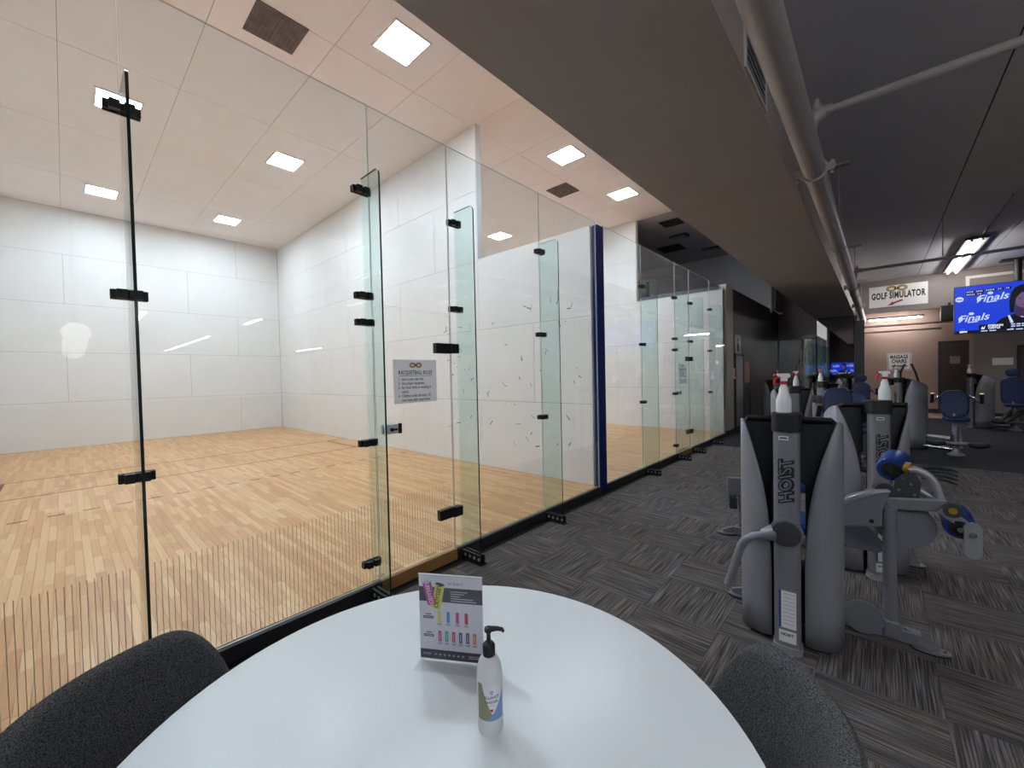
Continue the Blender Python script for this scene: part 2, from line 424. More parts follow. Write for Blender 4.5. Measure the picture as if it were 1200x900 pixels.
B('wall_end_trim', (GX-.07, S1, FZ), (GX-.06, S2, 3.68), 'court_white', w)
w2 = struct(B('wall_court_far', (FWX, E2+.006, FZ-.1), (GX-.02, E2+.13, 3.68), 'seam'), 'white panelled far side wall of the second court')
B('upper_wall', (FWX, E2+.006, 3.68), (-5.2, E2+.13, CEIL), 'seam', w2)
panels_y(w2, E2, E2+.006, GX-.02, -5.2, .6)
B('wall_end_trim', (-5.2, E2, 3.69), (-5.17, E2+.13, CEIL), 'white_trim', w2)
B('wall_top_trim', (-5.185, E2, 3.68), (GX-.02, E2+.13, 3.71), 'white_trim', w2)
w3 = struct(B('wall_court_front', (FWX-.15, S2, FZ-.1), (FWX, E2, CEIL), 'court_white'), 'white front wall of the second racquetball court')
w4 = struct(B('wall_court_near', (FWX, N1-.12, FZ-.1), (GX+.02, N1, CEIL), 'court_white'), 'white side wall of the near court left of the view')
# ball scuffs on the dividing wall
mb = MB(); rs = random.Random(3)
for k in range(70):
    x = rs.uniform(-6.2, GX-.25); z = rs.uniform(.5, 2.9); a = rs.uniform(0, 3.1); ln = rs.uniform(.01, .06); wd = rs.uniform(.003, .008)
    dx, dz = math.cos(a)*ln, math.sin(a)*ln; nx, nz = -math.sin(a)*wd, math.cos(a)*wd
    mb.add([(x-dx-nx, S1-.0006, z-dz-nz), (x+dx-nx, S1-.0006, z+dz-nz), (x+dx+nx, S1-.0006, z+dz+nz), (x-dx+nx, S1-.0006, z-dz+nz)], [(0, 1, 2, 3)])
sc = mb.build('ball_scuffs', 'scuff', w); sc['kind'] = 'stuff'

# ------------------------------------------------------------------ high ceiling over the courts
ce = struct(B('ceiling', (FWX-.15, YB, CEIL+.006), (SL, E2+.1, CEIL+.1), 'seam'), 'high beige panelled ceiling over the racquetball courts', 'ceiling')
xs = [FWX, -12.6, -10.16, -7.72, -5.28, -4.06, -2.84, SL-.005]; ys = [N1, .07, 1.29, 2.51, 3.73, S1+.05]
ys2 = [S1+.05+1.22*k for k in range(6)]; ys2[-1] = E2+.1
for a, b in zip(xs[:-1], xs[1:]):
    for c, d in list(zip(ys[:-1], ys[1:]))+list(zip(ys2[:-1], ys2[1:])):
        B('ceiling_panel', (a+.003, c+.003, CEIL), (b-.003, d-.003, CEIL+.006), 'court_ceiling', ce)
B('ceiling_panel', (GX, YB, CEIL), (SL-.005, N1-.003, CEIL+.006), 'court_ceiling', ce)
struct(B('ceiling', (-12, E2+.1, CEIL), (SL, 17.2, CEIL+.1), 'dark_ceiling'), 'dark grey ceiling of the unlit space past the courts', 'ceiling')

# ------------------------------------------------------------------ soffit, gym ceiling, far walls
sf = struct(B('ceiling', (SL, YB, SOF), (SR-.004, YE, CEIL+.1), 'soffit'), 'wide brown soffit running beside the courts', 'soffit')
B('side_face', (SR-.004, YB, SOF+.002), (SR, YE, GC), 'soffit_side', sf)
gc = struct(B('ceiling', (SR, YB, GC+.012), (XR, 20.7, GC+.2), 'sill_black'), 'dark grey gym ceiling of long smooth boards', 'ceiling')
xg = [SR, .94, 2.16, 3.38, 4.6]
for a, b in zip(xg[:-1], xg[1:]):
    for c, d in ((YB, 3.6), (3.6, 11.1), (11.1, 14.8), (14.8, YE)):
        B('ceiling_board', (a+.008, c+(.001), GC), (b-.008, d-.001, GC+.012), 'grey_ceiling', gc)
B('ceiling_board', (4.608, YB, GC), (XR, YE, GC+.012), 'grey_ceiling', gc)
B('ceiling_board', (SR, YE, GC), (2.4, 20.7, GC+.012), 'grey_ceiling', gc)
struct(B('wall_header', (SR, YE, SOF+.01), (XR, YE+.15, GC), 'taupe'), 'taupe header wall above the passage to the massage chairs')
wr = struct(B('wall_far_right', (2.08, YE, 0), (XR, YE+.15, SOF+.01), 'taupe'), 'taupe far wall behind the leg machines')
struct(B('wall_back', (SR-.1, 20.6, 0), (2.6, 20.7, GC), 'rose_taupe'), 'rose taupe wall carrying the massage chairs sign')
struct(B('wall_passage_right', (2.4, YE+.15, 0), (2.5, 20.6, GC), 'rose_taupe'), 'short wall at the right of the passage')
struct(B('wall_passage_left', (SR-.1, YE+.06, 0), (SR, 20.6, GC), 'taupe_dark'), 'dark wall end at the left of the passage')
struct(B('wall_mirror', (GX, YE, 0), (SR, YE+.06, SOF+.3), 'taupe'), 'taupe wall carrying the tall mirrors')
bw = struct(B('wall_brown', (GX-.12, 11.9, 0), (GX, YE, 3.84), 'taupe_dark'), 'glossy dark taupe wall past the glass courts')
struct(B('wall_brown_top', (-9, 11.3, 3.72), (GX-.12, 17.0, 3.84), 'gallery_dark'), 'dark flat roof of the low block past the courts', 'wall')
struct(B('wall_gallery_far', (-12, 17.0, 3.7), (GX+.05, 17.2, CEIL), 'grey_ceiling'), 'grey wall high up past the courts')
struct(B('wall_gallery_side', (GX+.05, 17.2, 3.84), (GX+.15, YE, CEIL), 'taupe'), 'narrow return wall beside the soffit end')
struct(B('wall_gallery_left', (-12.1, E2+.13, 3.7), (-12, 17.2, CEIL), 'gallery_dark'), 'dark left wall of the space past the courts')
struct(B('wall_gallery_end', (GX+.15, YE, SOF+.3), (SL, YE+.1, CEIL), 'taupe'), 'upper wall above the mirrors')
struct(B('wall_behind', (GX-.1, YB-.1, 0), (XR, YB, CEIL), 'taupe_dark'), 'dark taupe wall behind the viewer')
struct(B('wall_behind_left', (GX-.1, YB, 0), (GX, N1-.12, CEIL), 'taupe'), 'taupe wall at the left behind the viewer')
struct(B('wall_right', (XR, YB, 0), (XR+.1, YE, GC), 'court_white'), 'distant white wall at the right end of the gym')
# beams seen through the glass in the dark gallery
gr = thing('gallery_railing', 'dim railing with uprights in the unlit gallery past the courts', 'railing', (0, 0, 0))
for k in range(6): B('upright', (-10.1+.9*k, 13.4+.35*k, 3.84), (-10.0+.9*k, 13.5+.35*k, 5.05), 'charcoal', gr)
MB().bar((-10.2, 13.36, 5.1), (-5.4, 15.25, 5.1), .1, .1).build('rail', 'charcoal', gr)

struct(B('baseboard_brown', (GX, 11.9, 0), (GX+.015, YE, .12), 'sill_black'), 'black rubber baseboard along the dark taupe wall', 'baseboard')
struct(B('baseboard_back', (SR, 20.585, 0), (2.4, 20.6, .15), 'sill_black'), 'black baseboard under the massage chairs sign', 'baseboard')
struct(B('baseboard_right', (2.08, YE-.015, 0), (XR, YE, .22), 'sill_black'), 'black baseboard along the far right wall', 'baseboard')
struct(B('trim_post', (GX-.12, 11.28, 0), (GX+.03, 11.9, 3.86), 'beige_post'), 'olive beige wall end where the glass stops', 'wall end')
struct(B('baseboard_post', (GX-.1, 11.27, 0), (GX+.045, 11.91, .13), 'sill_black'), 'black base at the foot of the beige wall end', 'baseboard')
struct(B('trim_corner', (2.06, YE-.03, .22), (2.14, YE, SOF), 'rose_taupe'), 'pale corner strip beside the far dark door', 'trim')
struct(B('trim_passage', (-.62, YE-.04, 0), (-.36, YE+.02, 3.3), 'charcoal'), 'charcoal jamb beside the tall mirror', 'trim')

# ------------------------------------------------------------------ glass back wall of the courts
def sill(y0, y1, label): return struct(B('trim_sill', (GX-.05, y0, 0), (GX+.035, y1, FZ-.005), 'sill_black', bev=.004), label, 'sill')
sill(N1, 1.60, 'black sill under the glass left of the near door'); sill(2.36, 4.95, 'black sill under the glass right of the near door')
sill(5.12, 7.84, 'black sill under the glass left of the far door'); sill(8.62, 11.28, 'black sill under the glass right of the far door')
tag(B('threshold', (GX-.08, 1.60, 0), (GX+.03, 2.36, FZ), 'wood_edge', bev=.004), 'maple threshold under the near glass door', 'threshold')
tag(B('threshold', (GX-.08, 7.84, 0), (GX+.03, 8.62, FZ), 'wood_edge', bev=.004), 'maple threshold under the far glass door', 'threshold')
def pane(name, y0, y1, z0, z1, label, group='glass wall panes', frit=True):
    mb = MB(); x0, x1 = GX-.006, GX+.006
    v = [(x0,y0,z0),(x1,y0,z0),(x1,y1,z0),(x0,y1,z0),(x0,y0,z1),(x1,y0,z1),(x1,y1,z1),(x0,y1,z1)]
    mb.add(v, [(1,2,6,5),(3,0,4,7)], 0); mb.add(v, [(0,3,2,1),(4,5,6,7),(0,1,5,4),(2,3,7,6)], 1)
    root = thing(name, label, 'glass', (0, 0, 0), group=group)
    mb.build('pane', ['glass_clear', 'glass_edge_pale'], root)
    if frit:
        mb = MB(); yy = y0+.03
        while yy < y1-.02:
            mb.box((GX+.0062, yy-.0014, max(z0, FZ)+.02), (GX+.0068, yy+.0014, .71)); yy += .0254
        s = mb.build('frit_stripes', 'frit', root); s['kind'] = 'stuff'; s['label'] = 'fine etched vertical stripes'
    return root
g = .003
pane('glass_screen', N1+.01, .236-g, FZ, GT, 'tall clear glass pane at the far left of the view')
pane('glass_screen', .236+g, 1.60-g, FZ, GT, 'tall clear glass pane between the leftmost fin and near door')
pane('glass_screen', 2.36+g, 3.69-g, FZ, GT, 'tall clear glass pane just right of the near door')
pane('glass_screen', 3.69+g, 4.94, FZ, GT, 'tall clear glass pane beside the blue post on its left')
pane('transom_screen', 1.60+g, 2.36-g, 2.235, GT, 'clear glass transom above the near court door', frit=False)
pane('glass_screen', 5.13, 6.36-g, FZ, GT, 'tall clear glass pane beside the blue post on its right')
pane('glass_screen', 6.36+g, 7.84-g, FZ, GT, 'tall clear glass pane left of the far court door')
pane('glass_screen', 8.62+g, 9.96-g, FZ, GT, 'tall clear glass pane right of the far court door')
pane('glass_screen', 9.96+g, 11.27, FZ, GT, 'last tall glass pane beside the beige wall end')
pane('transom_screen', 7.84+g, 8.62-g, 2.235, GT, 'clear glass transom above the far court door', frit=False)
tag(B('blue_post', (GX-.06, 4.955, 0), (GX+.025, 5.125, 3.71), 'blue_paint', bev=.006), 'navy blue padded post between the two glass courts', 'post')

def fin(yc, label, zc, hinge=False):
    """glass stiffener standing out from the wall towards the gym"""
    root = thing('glass_fin', label, 'glass fin', (GX, yc, 0), group='glass stiffener fins')
    D = .265; top = 3.16; r = .05; t = .0065
    poly = [(.008, .07), (D, .07)]+[(D-r+r*math.cos(a), top-r+r*math.sin(a)) for a in [math.pi/2*k/5 for k in range(6)]]+[(.008, top)]
    n = len(poly); mb = MB()
    v = [(a, -t, b) for a, b in poly]+[(a, t, b) for a, b in poly]
    mb.add(v, [tuple(range(n)), tuple(range(2*n-1, n-1, -1))], 0)
    mb.add(v, [((i+1) % n, i, i+n, (i+1) % n+n) for i in range(n-1)], 1)
    mb.build('pane', ['glass_fin', 'glass_edge'], root)
    for z in zc:
        c = MB()
        c.box((.004, -.05, z-.024), (.05, -.008, z+.024)); c.box((.004, .008, z-.024), (.05, .05, z+.024)); c.box((.007, -.072, z-.024), (.022, .072, z+.024)); c.box((-.02, -.072, z-.024), (-.007, .072, z+.024))
        c.build('clamp', 'black_metal', root, bev=.002)
    s = MB().box((.045, -.03, 0), (D+.02, -.008, .085)).box((.045, .008, 0), (D+.02, .03, .085)).box((.045, -.04, 0), (D+.03, .04, .01)).build('base_shoe', 'black_metal', root, bev=.002)
    for k in range(4):
        MB().disc((.09+.06*k, -.03, .05), (0, -1, 0), .014, .006, 12).build('bolt', 'bright_grey', s)
    return root
fin(.24, 'tall green tinted glass fin nearest the viewer at the left', (1.18, 2.125, 3.075))
fin(1.535, 'green tinted glass fin on the lock side of the near door', (.26, 1.18, 2.09, 2.29, 3.075))
fin(2.43, 'green tinted glass fin on the hinge side of the near door', (2.28, 3.06))
fin(3.69, 'green tinted glass fin halfway between near door and blue post', (1.18, 2.125, 3.07))
fin(6.38, 'green tinted glass fin right of the blue post', (1.18, 2.125, 3.07))
fin(7.80, 'green tinted glass fin on the lock side of the far door', (.26, 1.25, 2.08, 2.29, 3.065))
fin(8.66, 'green tinted glass fin on the hinge side of the far door', (2.28, 3.06))
fin(9.97, 'green tinted glass fin closest to the beige wall end', (1.18, 2.125, 3.07))

def door(y0, y1, label):
    root = thing('glass_door', label, 'door', (GX, 0, 0))
    z0, z1 = FZ+.012, 2.225; x0, x1 = -.006, .006
    v = [(x0,y0,z0),(x1,y0,z0),(x1,y1,z0),(x0,y1,z0),(x0,y0,z1),(x1,y0,z1),(x1,y1,z1),(x0,y1,z1)]
    mb = MB(); mb.add(v, [(1,2,6,5),(3,0,4,7)], 0); mb.add(v, [(0,3,2,1),(4,5,6,7),(0,1,5,4),(2,3,7,6)], 1)
    mb.build('pane', ['glass_clear', 'glass_edge_pale'], root)
    for z in (.44, 1.92):
        h = MB().box((-.026, y1-.17, z-.045), (.026, y1-.012, z+.045)).build('hinge', 'black_metal', root, bev=.004)
        MB().box((-.022, y1-.014, z-.042), (.05, y1+.07, z+.042)).build('hinge_plate', 'black_metal', h, bev=.004)
        MB().tube([(.03, y1-.01, z-.045), (.03, y1-.01, z+.045)], .014, 12).build('hinge_pin', 'black_plastic', h)
    lk = MB().box((.006, y0+.06, 1.225), (.034, y0+.20, 1.30)).build('lock', 'white_plastic', root, bev=.004)
    MB().box((.007, y0+.172, 1.222), (.036, y0+.205, 1.303)).build('lock_cap', 'black_metal', lk, bev=.003)
    MB().tube([(.034, y0+.11, 1.26), (.05, y0+.11, 1.26)], .014, 12).build('lock_cylinder', 'black_metal', lk)
    MB().box((.05, y0+.095, 1.254), (.056, y0+.155, 1.268)).build('thumb_turn', 'ink', lk)
    MB().box((-.034, y0+.06, 1.225), (-.006, y0+.20, 1.30)).build('lock_back', 'bright_grey', root, bev=.004)
    mb = MB(); yy = y0+.02
    while yy < y1-.02:
        mb.box((.0062, yy-.0014, z0+.02), (.0068, yy+.0014, .71)); yy += .0254
    s = mb.build('frit_stripes', 'frit', root); s['kind'] = 'stuff'
    return root
door(1.607, 2.352, 'clear glass court door nearest the table with rules sign')
door(7.847, 8.612, 'clear glass door of the farther court')

def emblem(root, cx, cy, s, z):
    """interlocked oval emblem in gold and black"""
    for dx in (-.72, .72):
        ring(cx+dx*s, cy, .72*s, .54*s, .34*s, 'ink', root, z, z+.0006, 'emblem_outline')
        ring(cx+dx*s, cy, .67*s, .49*s, .22*s, 'gold', root, z+.0006, z+.0012, 'emblem_ring')
    flat([(cx-.3*s, cy-.18*s), (cx+.3*s, cy-.18*s), (cx+.3*s, cy+.18*s), (cx-.3*s, cy+.18*s)], 'ink', root, z+.0012, z+.0016, 'emblem_bar')
    text('r', .6*s, 'gold', root, cx, cy+.04*s, z+.002, 'emblem_letter', weight=.02*s)
def rules_sign(y0, y1, z0, z1, label):
    wd, hg = y1-y0, z1-z0
    root = thing('rules_sign', label, 'sign', M=frame((GX+.008, (y0+y1)/2, (z0+z1)/2), (0, 1, 0), (0, 0, 1)), group='court rules signs')
    MB().box((-wd/2, -hg/2, 0), (wd/2, hg/2, .003)).build('plate', 'sign_film', root)
    z = .0034; k = hg/.36
    emblem(root, 0, .135*k, .043*k, z)
    text('RACQUETBALL RULES', .046*k, 'ink', root, 0, .072*k, z, fit=.33*k, weight=.0009, space=1.15)
    flat([(-.165*k, .044*k), (.165*k, .044*k), (.165*k, .0475*k), (-.165*k, .0475*k)], 'ink', root, z, z+.0004, 'rule_line')
    L = [('1.', 'Use at your own risk.'), ('2.', 'Use proper equipment.'), ('3.', 'No food, drink or smoking in'), ('', 'courts.'), ('4.', 'Children under thirteen (13)'), ('', 'must have adult supervision.')]
    yy = .018
    for a, b in L:
        if a: text(a, .030*k, 'ink', root, -.17*k, yy*k, z, align='LEFT', sx=.75, weight=.0006)
        text(b, .034*k, 'ink', root, -.14*k, yy*k, z, align='LEFT', sx=.64, weight=.0005, space=1.12); yy -= .0345
    return root
rules_sign(1.762, 2.184, 1.458, 1.815, 'grey racquetball rules sign on the near glass door')
rules_sign(7.95, 8.45, 1.43, 1.83, 'grey rules sign on the farther glass door')

# ------------------------------------------------------------------ ceiling lights and vents over the courts
def ceiling_light(x, y, label, lit=True):
    root = thing('ceiling_light', label, 'ceiling light', (x, y, CEIL), group='square court ceiling lights')
    a, b = .30, .275
    MB().box((-a, -b, -.014), (a, -b+.03, -.001)).box((-a, b-.03, -.014), (a, b, -.001)).box((-a, -b+.03, -.014), (-a+.03, b-.03, -.001)).box((a-.03, -b+.03, -.014), (a, b-.03, -.001)).build('frame', 'white_trim', root)
    MB().box((-a+.031, -b+.031, -.008), (a-.031, b-.031, -.001)).build('diffuser', 'lamp_panel' if lit else 'fixture_off', root)
nm = {(-4.63, .7): 'square court light overhead in front of the glass at left', (-4.63, 3.1): 'large square light on the ceiling in front of the near court',
      (-8.8, .7): 'square court light behind the leftmost fin', (-8.8, 3.1): 'square court light in the middle of the near court ceiling',
      (-13.1, .7): 'square court light near the front wall at left', (-13.1, 3.1): 'square court light near the front wall and side wall corner'}
for (x, y), lb in nm.items(): ceiling_light(x, y, lb)
nm2 = {(-4.63, 6.87): 'square ceiling light just above the farther dusty vent', (-4.63, 9.3): 'square ceiling light closest to the dark gallery ceiling',
       (-8.8, 6.87): 'square court light seen through the gap over the divider', (-8.8, 9.3): 'square court light deep on the right of the second court',
       (-13.1, 6.87): 'square court light at the front left of the second court', (-13.1, 9.3): 'square court light at the front right of the second court'}
for (x, y), lb in nm2.items(): ceiling_light(x, y, lb)
def vent(x, y, label, m='vent_dark', s=.285):
    root = thing('ceiling_vent', label, 'vent', (x, y, CEIL), group='ceiling vents')
    B('frame', (-s, -s, -.012), (s, s, -.001), m, root)
    for k in range(11): B('slat', (-s+.03, -s+.04+k*(2*s-.08)/10-.012, -.02), (s-.03, -s+.04+k*(2*s-.08)/10+.012, -.012), m, root)
vent(-5.55, 1.9, 'dusty square ceiling vent nearest the viewer'); vent(-5.57, 8.1, 'dusty square ceiling vent above the second court')
vent(-4.5, 12.1, 'brownish ceiling vent at the edge of the dark gallery', 'vent_black'); vent(-5.45, 14.6, 'black ceiling vent in the dark gallery', 'vent_black', .4)
for x, y, lb in ((-4.75, 13.4, 'unlit lamp fixture between the two gallery vents'), (-4.4, 15.6, 'unlit lamp fixture deepest in the dark gallery')):
    root = thing('gallery_lamp', lb, 'ceiling light', (x, y, CEIL), group='unlit gallery lamps')
    B('housing', (-.28, -.16, -.05), (.28, .16, -.001), 'charcoal', root); B('lens', (-.26, -.10, -.09), (.2, .06, -.05), 'fixture_off', root, bev=.02)

# ------------------------------------------------------------------ pipes under the gym ceiling
PX, PZ = -.42, 3.43
pipe = thing('sprinkler_main', 'thick taupe sprinkler main running along the soffit', 'pipe', (PX, 0, PZ))
MB().tube([(0, -3.3, 0), (0, 20.2, 0)], .083, 24).build('pipe', 'pipe_paint', pipe, smooth=True)
MB().tube([(0, 20.1, 0), (0, 20.2, 0), (0, 20.26, -.02)], [.09, .09, .07], 20).build('end_cap', 'pipe_paint', pipe, smooth=True)
for yy in (4.55, 11.6, 15.2):
    cl = MB(); cl.tube([(0, yy-.032, 0), (0, yy+.032, 0)], .099, 24); cl.box((.085, yy-.03, -.035), (.145, yy+.03, .035)); cl.box((-.145, yy-.03, -.035), (-.085, yy+.03, .035))
    c = cl.build('coupling', 'pipe_paint', pipe, smooth=True)
    MB().tube([(.122, yy, -.06), (.122, yy, .06)], .014, 8).tube([(-.122, yy, -.06), (-.122, yy, .06)], .014, 8).build('coupling_bolts', 'pipe_paint', c)
for yy, lb in ((7.55, ''), (12.85, ''), (17.9, '')):
    h = MB().tube([(.0, yy, .083), (.0, yy, GC-PZ-.012)], .008, 8).build('hanger_rod', 'pipe_paint', pipe)
    MB().box((-.12, yy-.05, GC-PZ-.03), (.12, yy+.05, GC-PZ-.002)).build('hanger_plate', 'pipe_paint', h)
    MB().tube([(0, yy-.012, 0), (0, yy+.012, 0)], .09, 24).build('hanger_ring', 'pipe_paint', h, smooth=True)
def branch(yy, zz, x1, r, label):
    root = thing('sprinkler_branch', label, 'pipe', (PX, yy, zz))
    MB().tube([(.1, 0, 0), (x1-PX, 0, 0)], r, 16).build('pipe', 'pipe_paint', root, smooth=True)
    MB().tube([(.095, 0, 0), (.17, 0, 0)], r*1.45, 16).build('fitting', 'pipe_paint', root, smooth=True)
    z0 = PZ-zz
    MB().tube([(.0, 0, z0+.03), (.02, 0, z0*.4), (.05, 0, -.02), (.12, 0, 0)], [.06, .055, .055, .05], 14).build('outlet', 'pipe_paint', root, smooth=True)
    MB().tube([(.07, 0, .02), (.07, 0, .075), (.07, 0, .08), (.07, 0, .11)], [.035, .03, .018, .018], 10).build('plug', 'pipe_paint', root, smooth=True)
branch(3.94, 3.62, 5.5, .03, 'thin sprinkler branch pipe crossing the upper right corner')
branch(11.8, 3.80, 6.0, .032, 'thin sprinkler branch pipe passing under the lit tube lamp')
for yy, zz, x1, lb in ((19.3, 3.10, 1.7, 'upper thin pipe under the passage ceiling'), (19.7, 2.93, 1.5, 'lower thin pipe under the passage ceiling')):
    root = thing('passage_pipe', lb, 'pipe', (0, yy, zz))
    MB().tube([(-.4, 0, 0), (x1, 0, 0)], .03, 12).build('pipe', 'pipe_paint', root, smooth=True)
    MB().tube([(x1, 0, 0), (x1+.06, 0, 0)], .04, 12).build('cap', 'pipe_paint', root, smooth=True)
    MB().tube([(.55, 0, .03), (.55, 0, GC-zz-.01)], .006, 6).build('hanger_rod', 'pipe_paint', root)
for x, y, lb in ((.95, 13.2, 'thin drop rod hanging right of the main pipe'),):
    tag(MB().tube([(x, 11.8, 3.85), (x, 11.8, GC-.002)], .01, 8).build('drop_rod', 'pipe_paint'), lb, 'rod')
# register in the soffit side
root = thing('air_register', 'white framed air register in the soffit side', 'vent', M=frame((SR, 3.16, 3.655), (0, 1, 0), (0, 0, 1)))
for lo, hi in (((-.31, -.13, .001), (.31, -.105, .015)), ((-.31, .105, .001), (.31, .13, .015)), ((-.31, -.105, .001), (-.285, .105, .015)), ((.285, -.105, .001), (.31, .105, .015))):
    MB().box(lo, hi).build('frame', 'white_trim', root)
MB().box((-.284, -.104, .001), (.284, .104, .004)).build('backing', 'charcoal', root)
for k in range(4): MB().box((-.284, -.08+k*.05, .004), (.284, -.06+k*.05, .012)).build('louvre', 'bright_grey', root)

# ------------------------------------------------------------------ strip lamps
def strip(a, b, label, m='tube', tubes=2, w=.1, group='fluorescent strip lamps'):
    a = Vector(a); b = Vector(b); d = (b-a).normalized(); sd = Vector((-d.y, d.x, 0))
    root = thing('strip_lamp', label, 'lamp', a, group=group)
    e = b-a
    MB().bar((0, 0, 0), e, w*2.2, .05).build('housing', 'strip_body', root)
    for k in range(tubes):
        o = sd*(w*(k-(tubes-1)/2))-Vector((0, 0, .055))
        MB().tube([o+d*.06, o+e-d*.06], .019, 10).build('tube', m, root, smooth=True)
        MB().box(Vector((-.02, -.02, -.075))+o*1+Vector((0, 0, .055))+d*.03, Vector((.02, .02, -.02))+o+Vector((0, 0, .055))+d*.03).build('socket', 'white_plastic', root)
    return root
strip((1.66, 13.9, 4.535), (1.66, 18.3, 4.535), 'lit twin tube lamp on the ceiling left of the television', w=.17)
cd = thing('ceiling_conduit', 'slim grey conduit in line with the lit twin tube', 'conduit', (1.72, 10.9, GC))
MB().tube([(0, 0, -.02), (0, 2.95, -.02)], .014, 10).build('tube', 'fixture_off', cd, smooth=True)
for q in (.05, 1.4, 2.9): MB().box((-.03, q-.015, -.036), (.03, q+.015, -.001)).build('clip', 'fixture_off', cd)
strip((-.30, 20.0, 3.44), (1.17, 20.0, 3.44), 'lit tube lamp in the passage below the golf sign', m='tube_passage', tubes=1, w=.06)
for x0, x1, y0, lb in ((15.4, 18.2, 2.2, 'strip lamp mirrored in the glass behind the leftmost fin'), (14.8, 17.4, 6.05, 'short strip lamp mirrored near the court corner'),
                       (24.6, 40.5, 6.05, 'long strip lamp row mirrored in the middle of the front wall'), (30.7, 36.5, 15.3, 'strip lamp mirrored on the court side wall')):
    strip((x0, y0, 4.5), (x1, y0, 4.5), lb, m='tube_far')
for x0, y0, lb in ((.3, -1.3, 'added fill strip lamp over the lounge, first behind the viewer'), (3.2, -1.3, 'added fill strip lamp over the lounge, second from the soffit'), (6.1, -1.3, 'added fill strip lamp over the lounge, third from the soffit'),
                   (1.7, -2.7, 'added fill strip lamp near the back wall, closer to the soffit'), (4.7, -2.7, 'added fill strip lamp near the back wall, farther from the soffit')):
    strip((x0, y0, 3.9), (x0+2.5, y0, 3.9), lb, m='tube_far', w=.12)  # unseen strips added behind the camera to brighten table, floor and ceiling
for k, (x, z, lb) in enumerate(((3.0, 2.43, 'globe pendant closest to the table'), (4.4, 2.37, 'middle globe pendant of the row'), (6.0, 2.33, 'globe pendant farthest from the table'))):
    root = thing('pendant_lamp', 'white '+lb+' mirrored in the glass', 'lamp', (x, .14, z), group='globe pendants')
    MB().lathe([(.02, -.15), (.09, -.125), (.14, -.07), (.16, 0), (.14, .07), (.09, .125), (.03, .15)], 24).build('globe', 'globe', root, smooth=True)
    MB().lathe([(.035, .14), (.035, .19), (.012, .21)], 16).build('cap', 'black_metal', root, smooth=True)
    MB().tube([(0, 0, .2), (0, 0, GC-z-.001)], .004, 6).build('cord', 'black_metal', root)

# ------------------------------------------------------------------ far signs, doors, screens
def flatsign(name, label, cx, y, z, wd, hg, m, t=.012, group=None, cat='sign'):
    root = thing(name, label, cat, M=frame((cx, y, z), (1, 0, 0), (0, 0, 1)), group=group)
    MB().box((-wd/2, -hg/2, -t), (wd/2, hg/2, 0)).build('plate', m, root); return root
r = flatsign('golf_sign', 'white golf simulator sign with red arrow on header', .47, YE-.013, 4.03, 1.41, .70, 'sign_white')
emblem(r, -.02, .24, .18, .001); text('GOLF SIMULATOR', .29, 'ink', r, 0, .015, .0015, fit=1.30, weight=.012, space=1.12)
flat([(-.24, -.31), (-.10, -.295), (-.085, -.265), (.115, -.19), (.135, -.155), (.10, -.135), (-.105, -.215), (-.125, -.185)], 'red_ink', r, .001, .002, 'arrow')
r = flatsign('massage_sign', 'white massage chairs sign with black arrow', .56, 20.587, 1.85, .64, .63, 'sign_white')
for lo, hi in (((-.30, -.295), (.30, -.28)), ((-.30, .28), (.30, .295)), ((-.30, -.28), (-.285, .28)), ((.285, -.28), (.30, .28))):
    MB().box((lo[0], lo[1], .001), (hi[0], hi[1], .002)).build('border', 'ink', r)
text('MASSAGE', .185, 'ink', r, 0, .175, .001, fit=.48, weight=.008, space=1.1); text('CHAIRS', .185, 'ink', r, 0, .015, .001, fit=.40, weight=.008, space=1.1)
flat([(-.21, -.16), (-.10, -.225), (-.10, -.18), (.21, -.18), (.21, -.14), (-.10, -.14), (-.10, -.095)], 'ink', r, .001, .002, 'arrow')

d = thing('door_1', 'dark brown door in the passage with a grey notice', 'door', (0, 0, 0), kind='structure')
B('leaf', (1.62, 20.57, 0), (2.38, 20.598, 2.45), 'door_dark', d); B('jamb', (1.55, 20.56, 0), (1.62, 20.6, 2.52), 'charcoal', d); B('head_jamb', (1.62, 20.56, 2.45), (2.38, 20.6, 2.52), 'charcoal', d)
r = flatsign('door_notice', 'small grey notice on the dark brown door', 1.95, 20.568, 1.86, .24, .26, 'notice_grey', .004)
flat([(-.09, .085), (.09, .085), (.09, .1), (-.09, .1)], 'ink_soft', r, .0005, .001, 'notice_rule')
d = thing('door_2', 'dark door at the right edge of the far wall', 'door', (0, 0, 0), kind='structure')
B('leaf', (3.05, YE-.03, 0), (3.95, YE-.002, 2.15), 'door_dark', d); B('jamb', (2.98, YE-.04, 0), (3.05, YE, 2.22), 'taupe_dark', d); B('head_jamb', (3.05, YE-.04, 2.15), (3.95, YE, 2.22), 'taupe_dark', d)
r = flatsign('wall_notice', 'pale rectangular notice on the wall beside the head pad', 2.72, YE-.004, 1.76, .40, .21, 'sign_white', .004)
# framed panel on header
d = thing('header_panel', 'taupe panel in a pale frame on the header wall', 'panel', (2.0, YE-.02, 3.75))
for lo, hi in (((-.02, 0, 0), (.06, .018, .55)), ((-.02, 0, .55), (2.0, .018, .63)), ((1.94, 0, 0), (2.0, .018, .55))): MB().box(lo, hi).build('frame', 'white_trim', d)
MB().box((.06, .008, 0), (1.94, .018, .55)).build('infill', 'taupe', d)
# black box speaker under the header
d = thing('wall_speaker', 'black boxy monitor hanging under the header by the television', 'speaker', (1.62, YE-.12, 3.30))
B('case', (-.18, -.08, -.24), (.26, .1, .24), 'black_plastic', d, bev=.015); B('grille', (-.15, -.09, -.21), (.23, -.081, .21), 'dark_panel', d); B('bracket', (-.02, -.02, .24), (.04, .04, .32), 'black_metal', d)

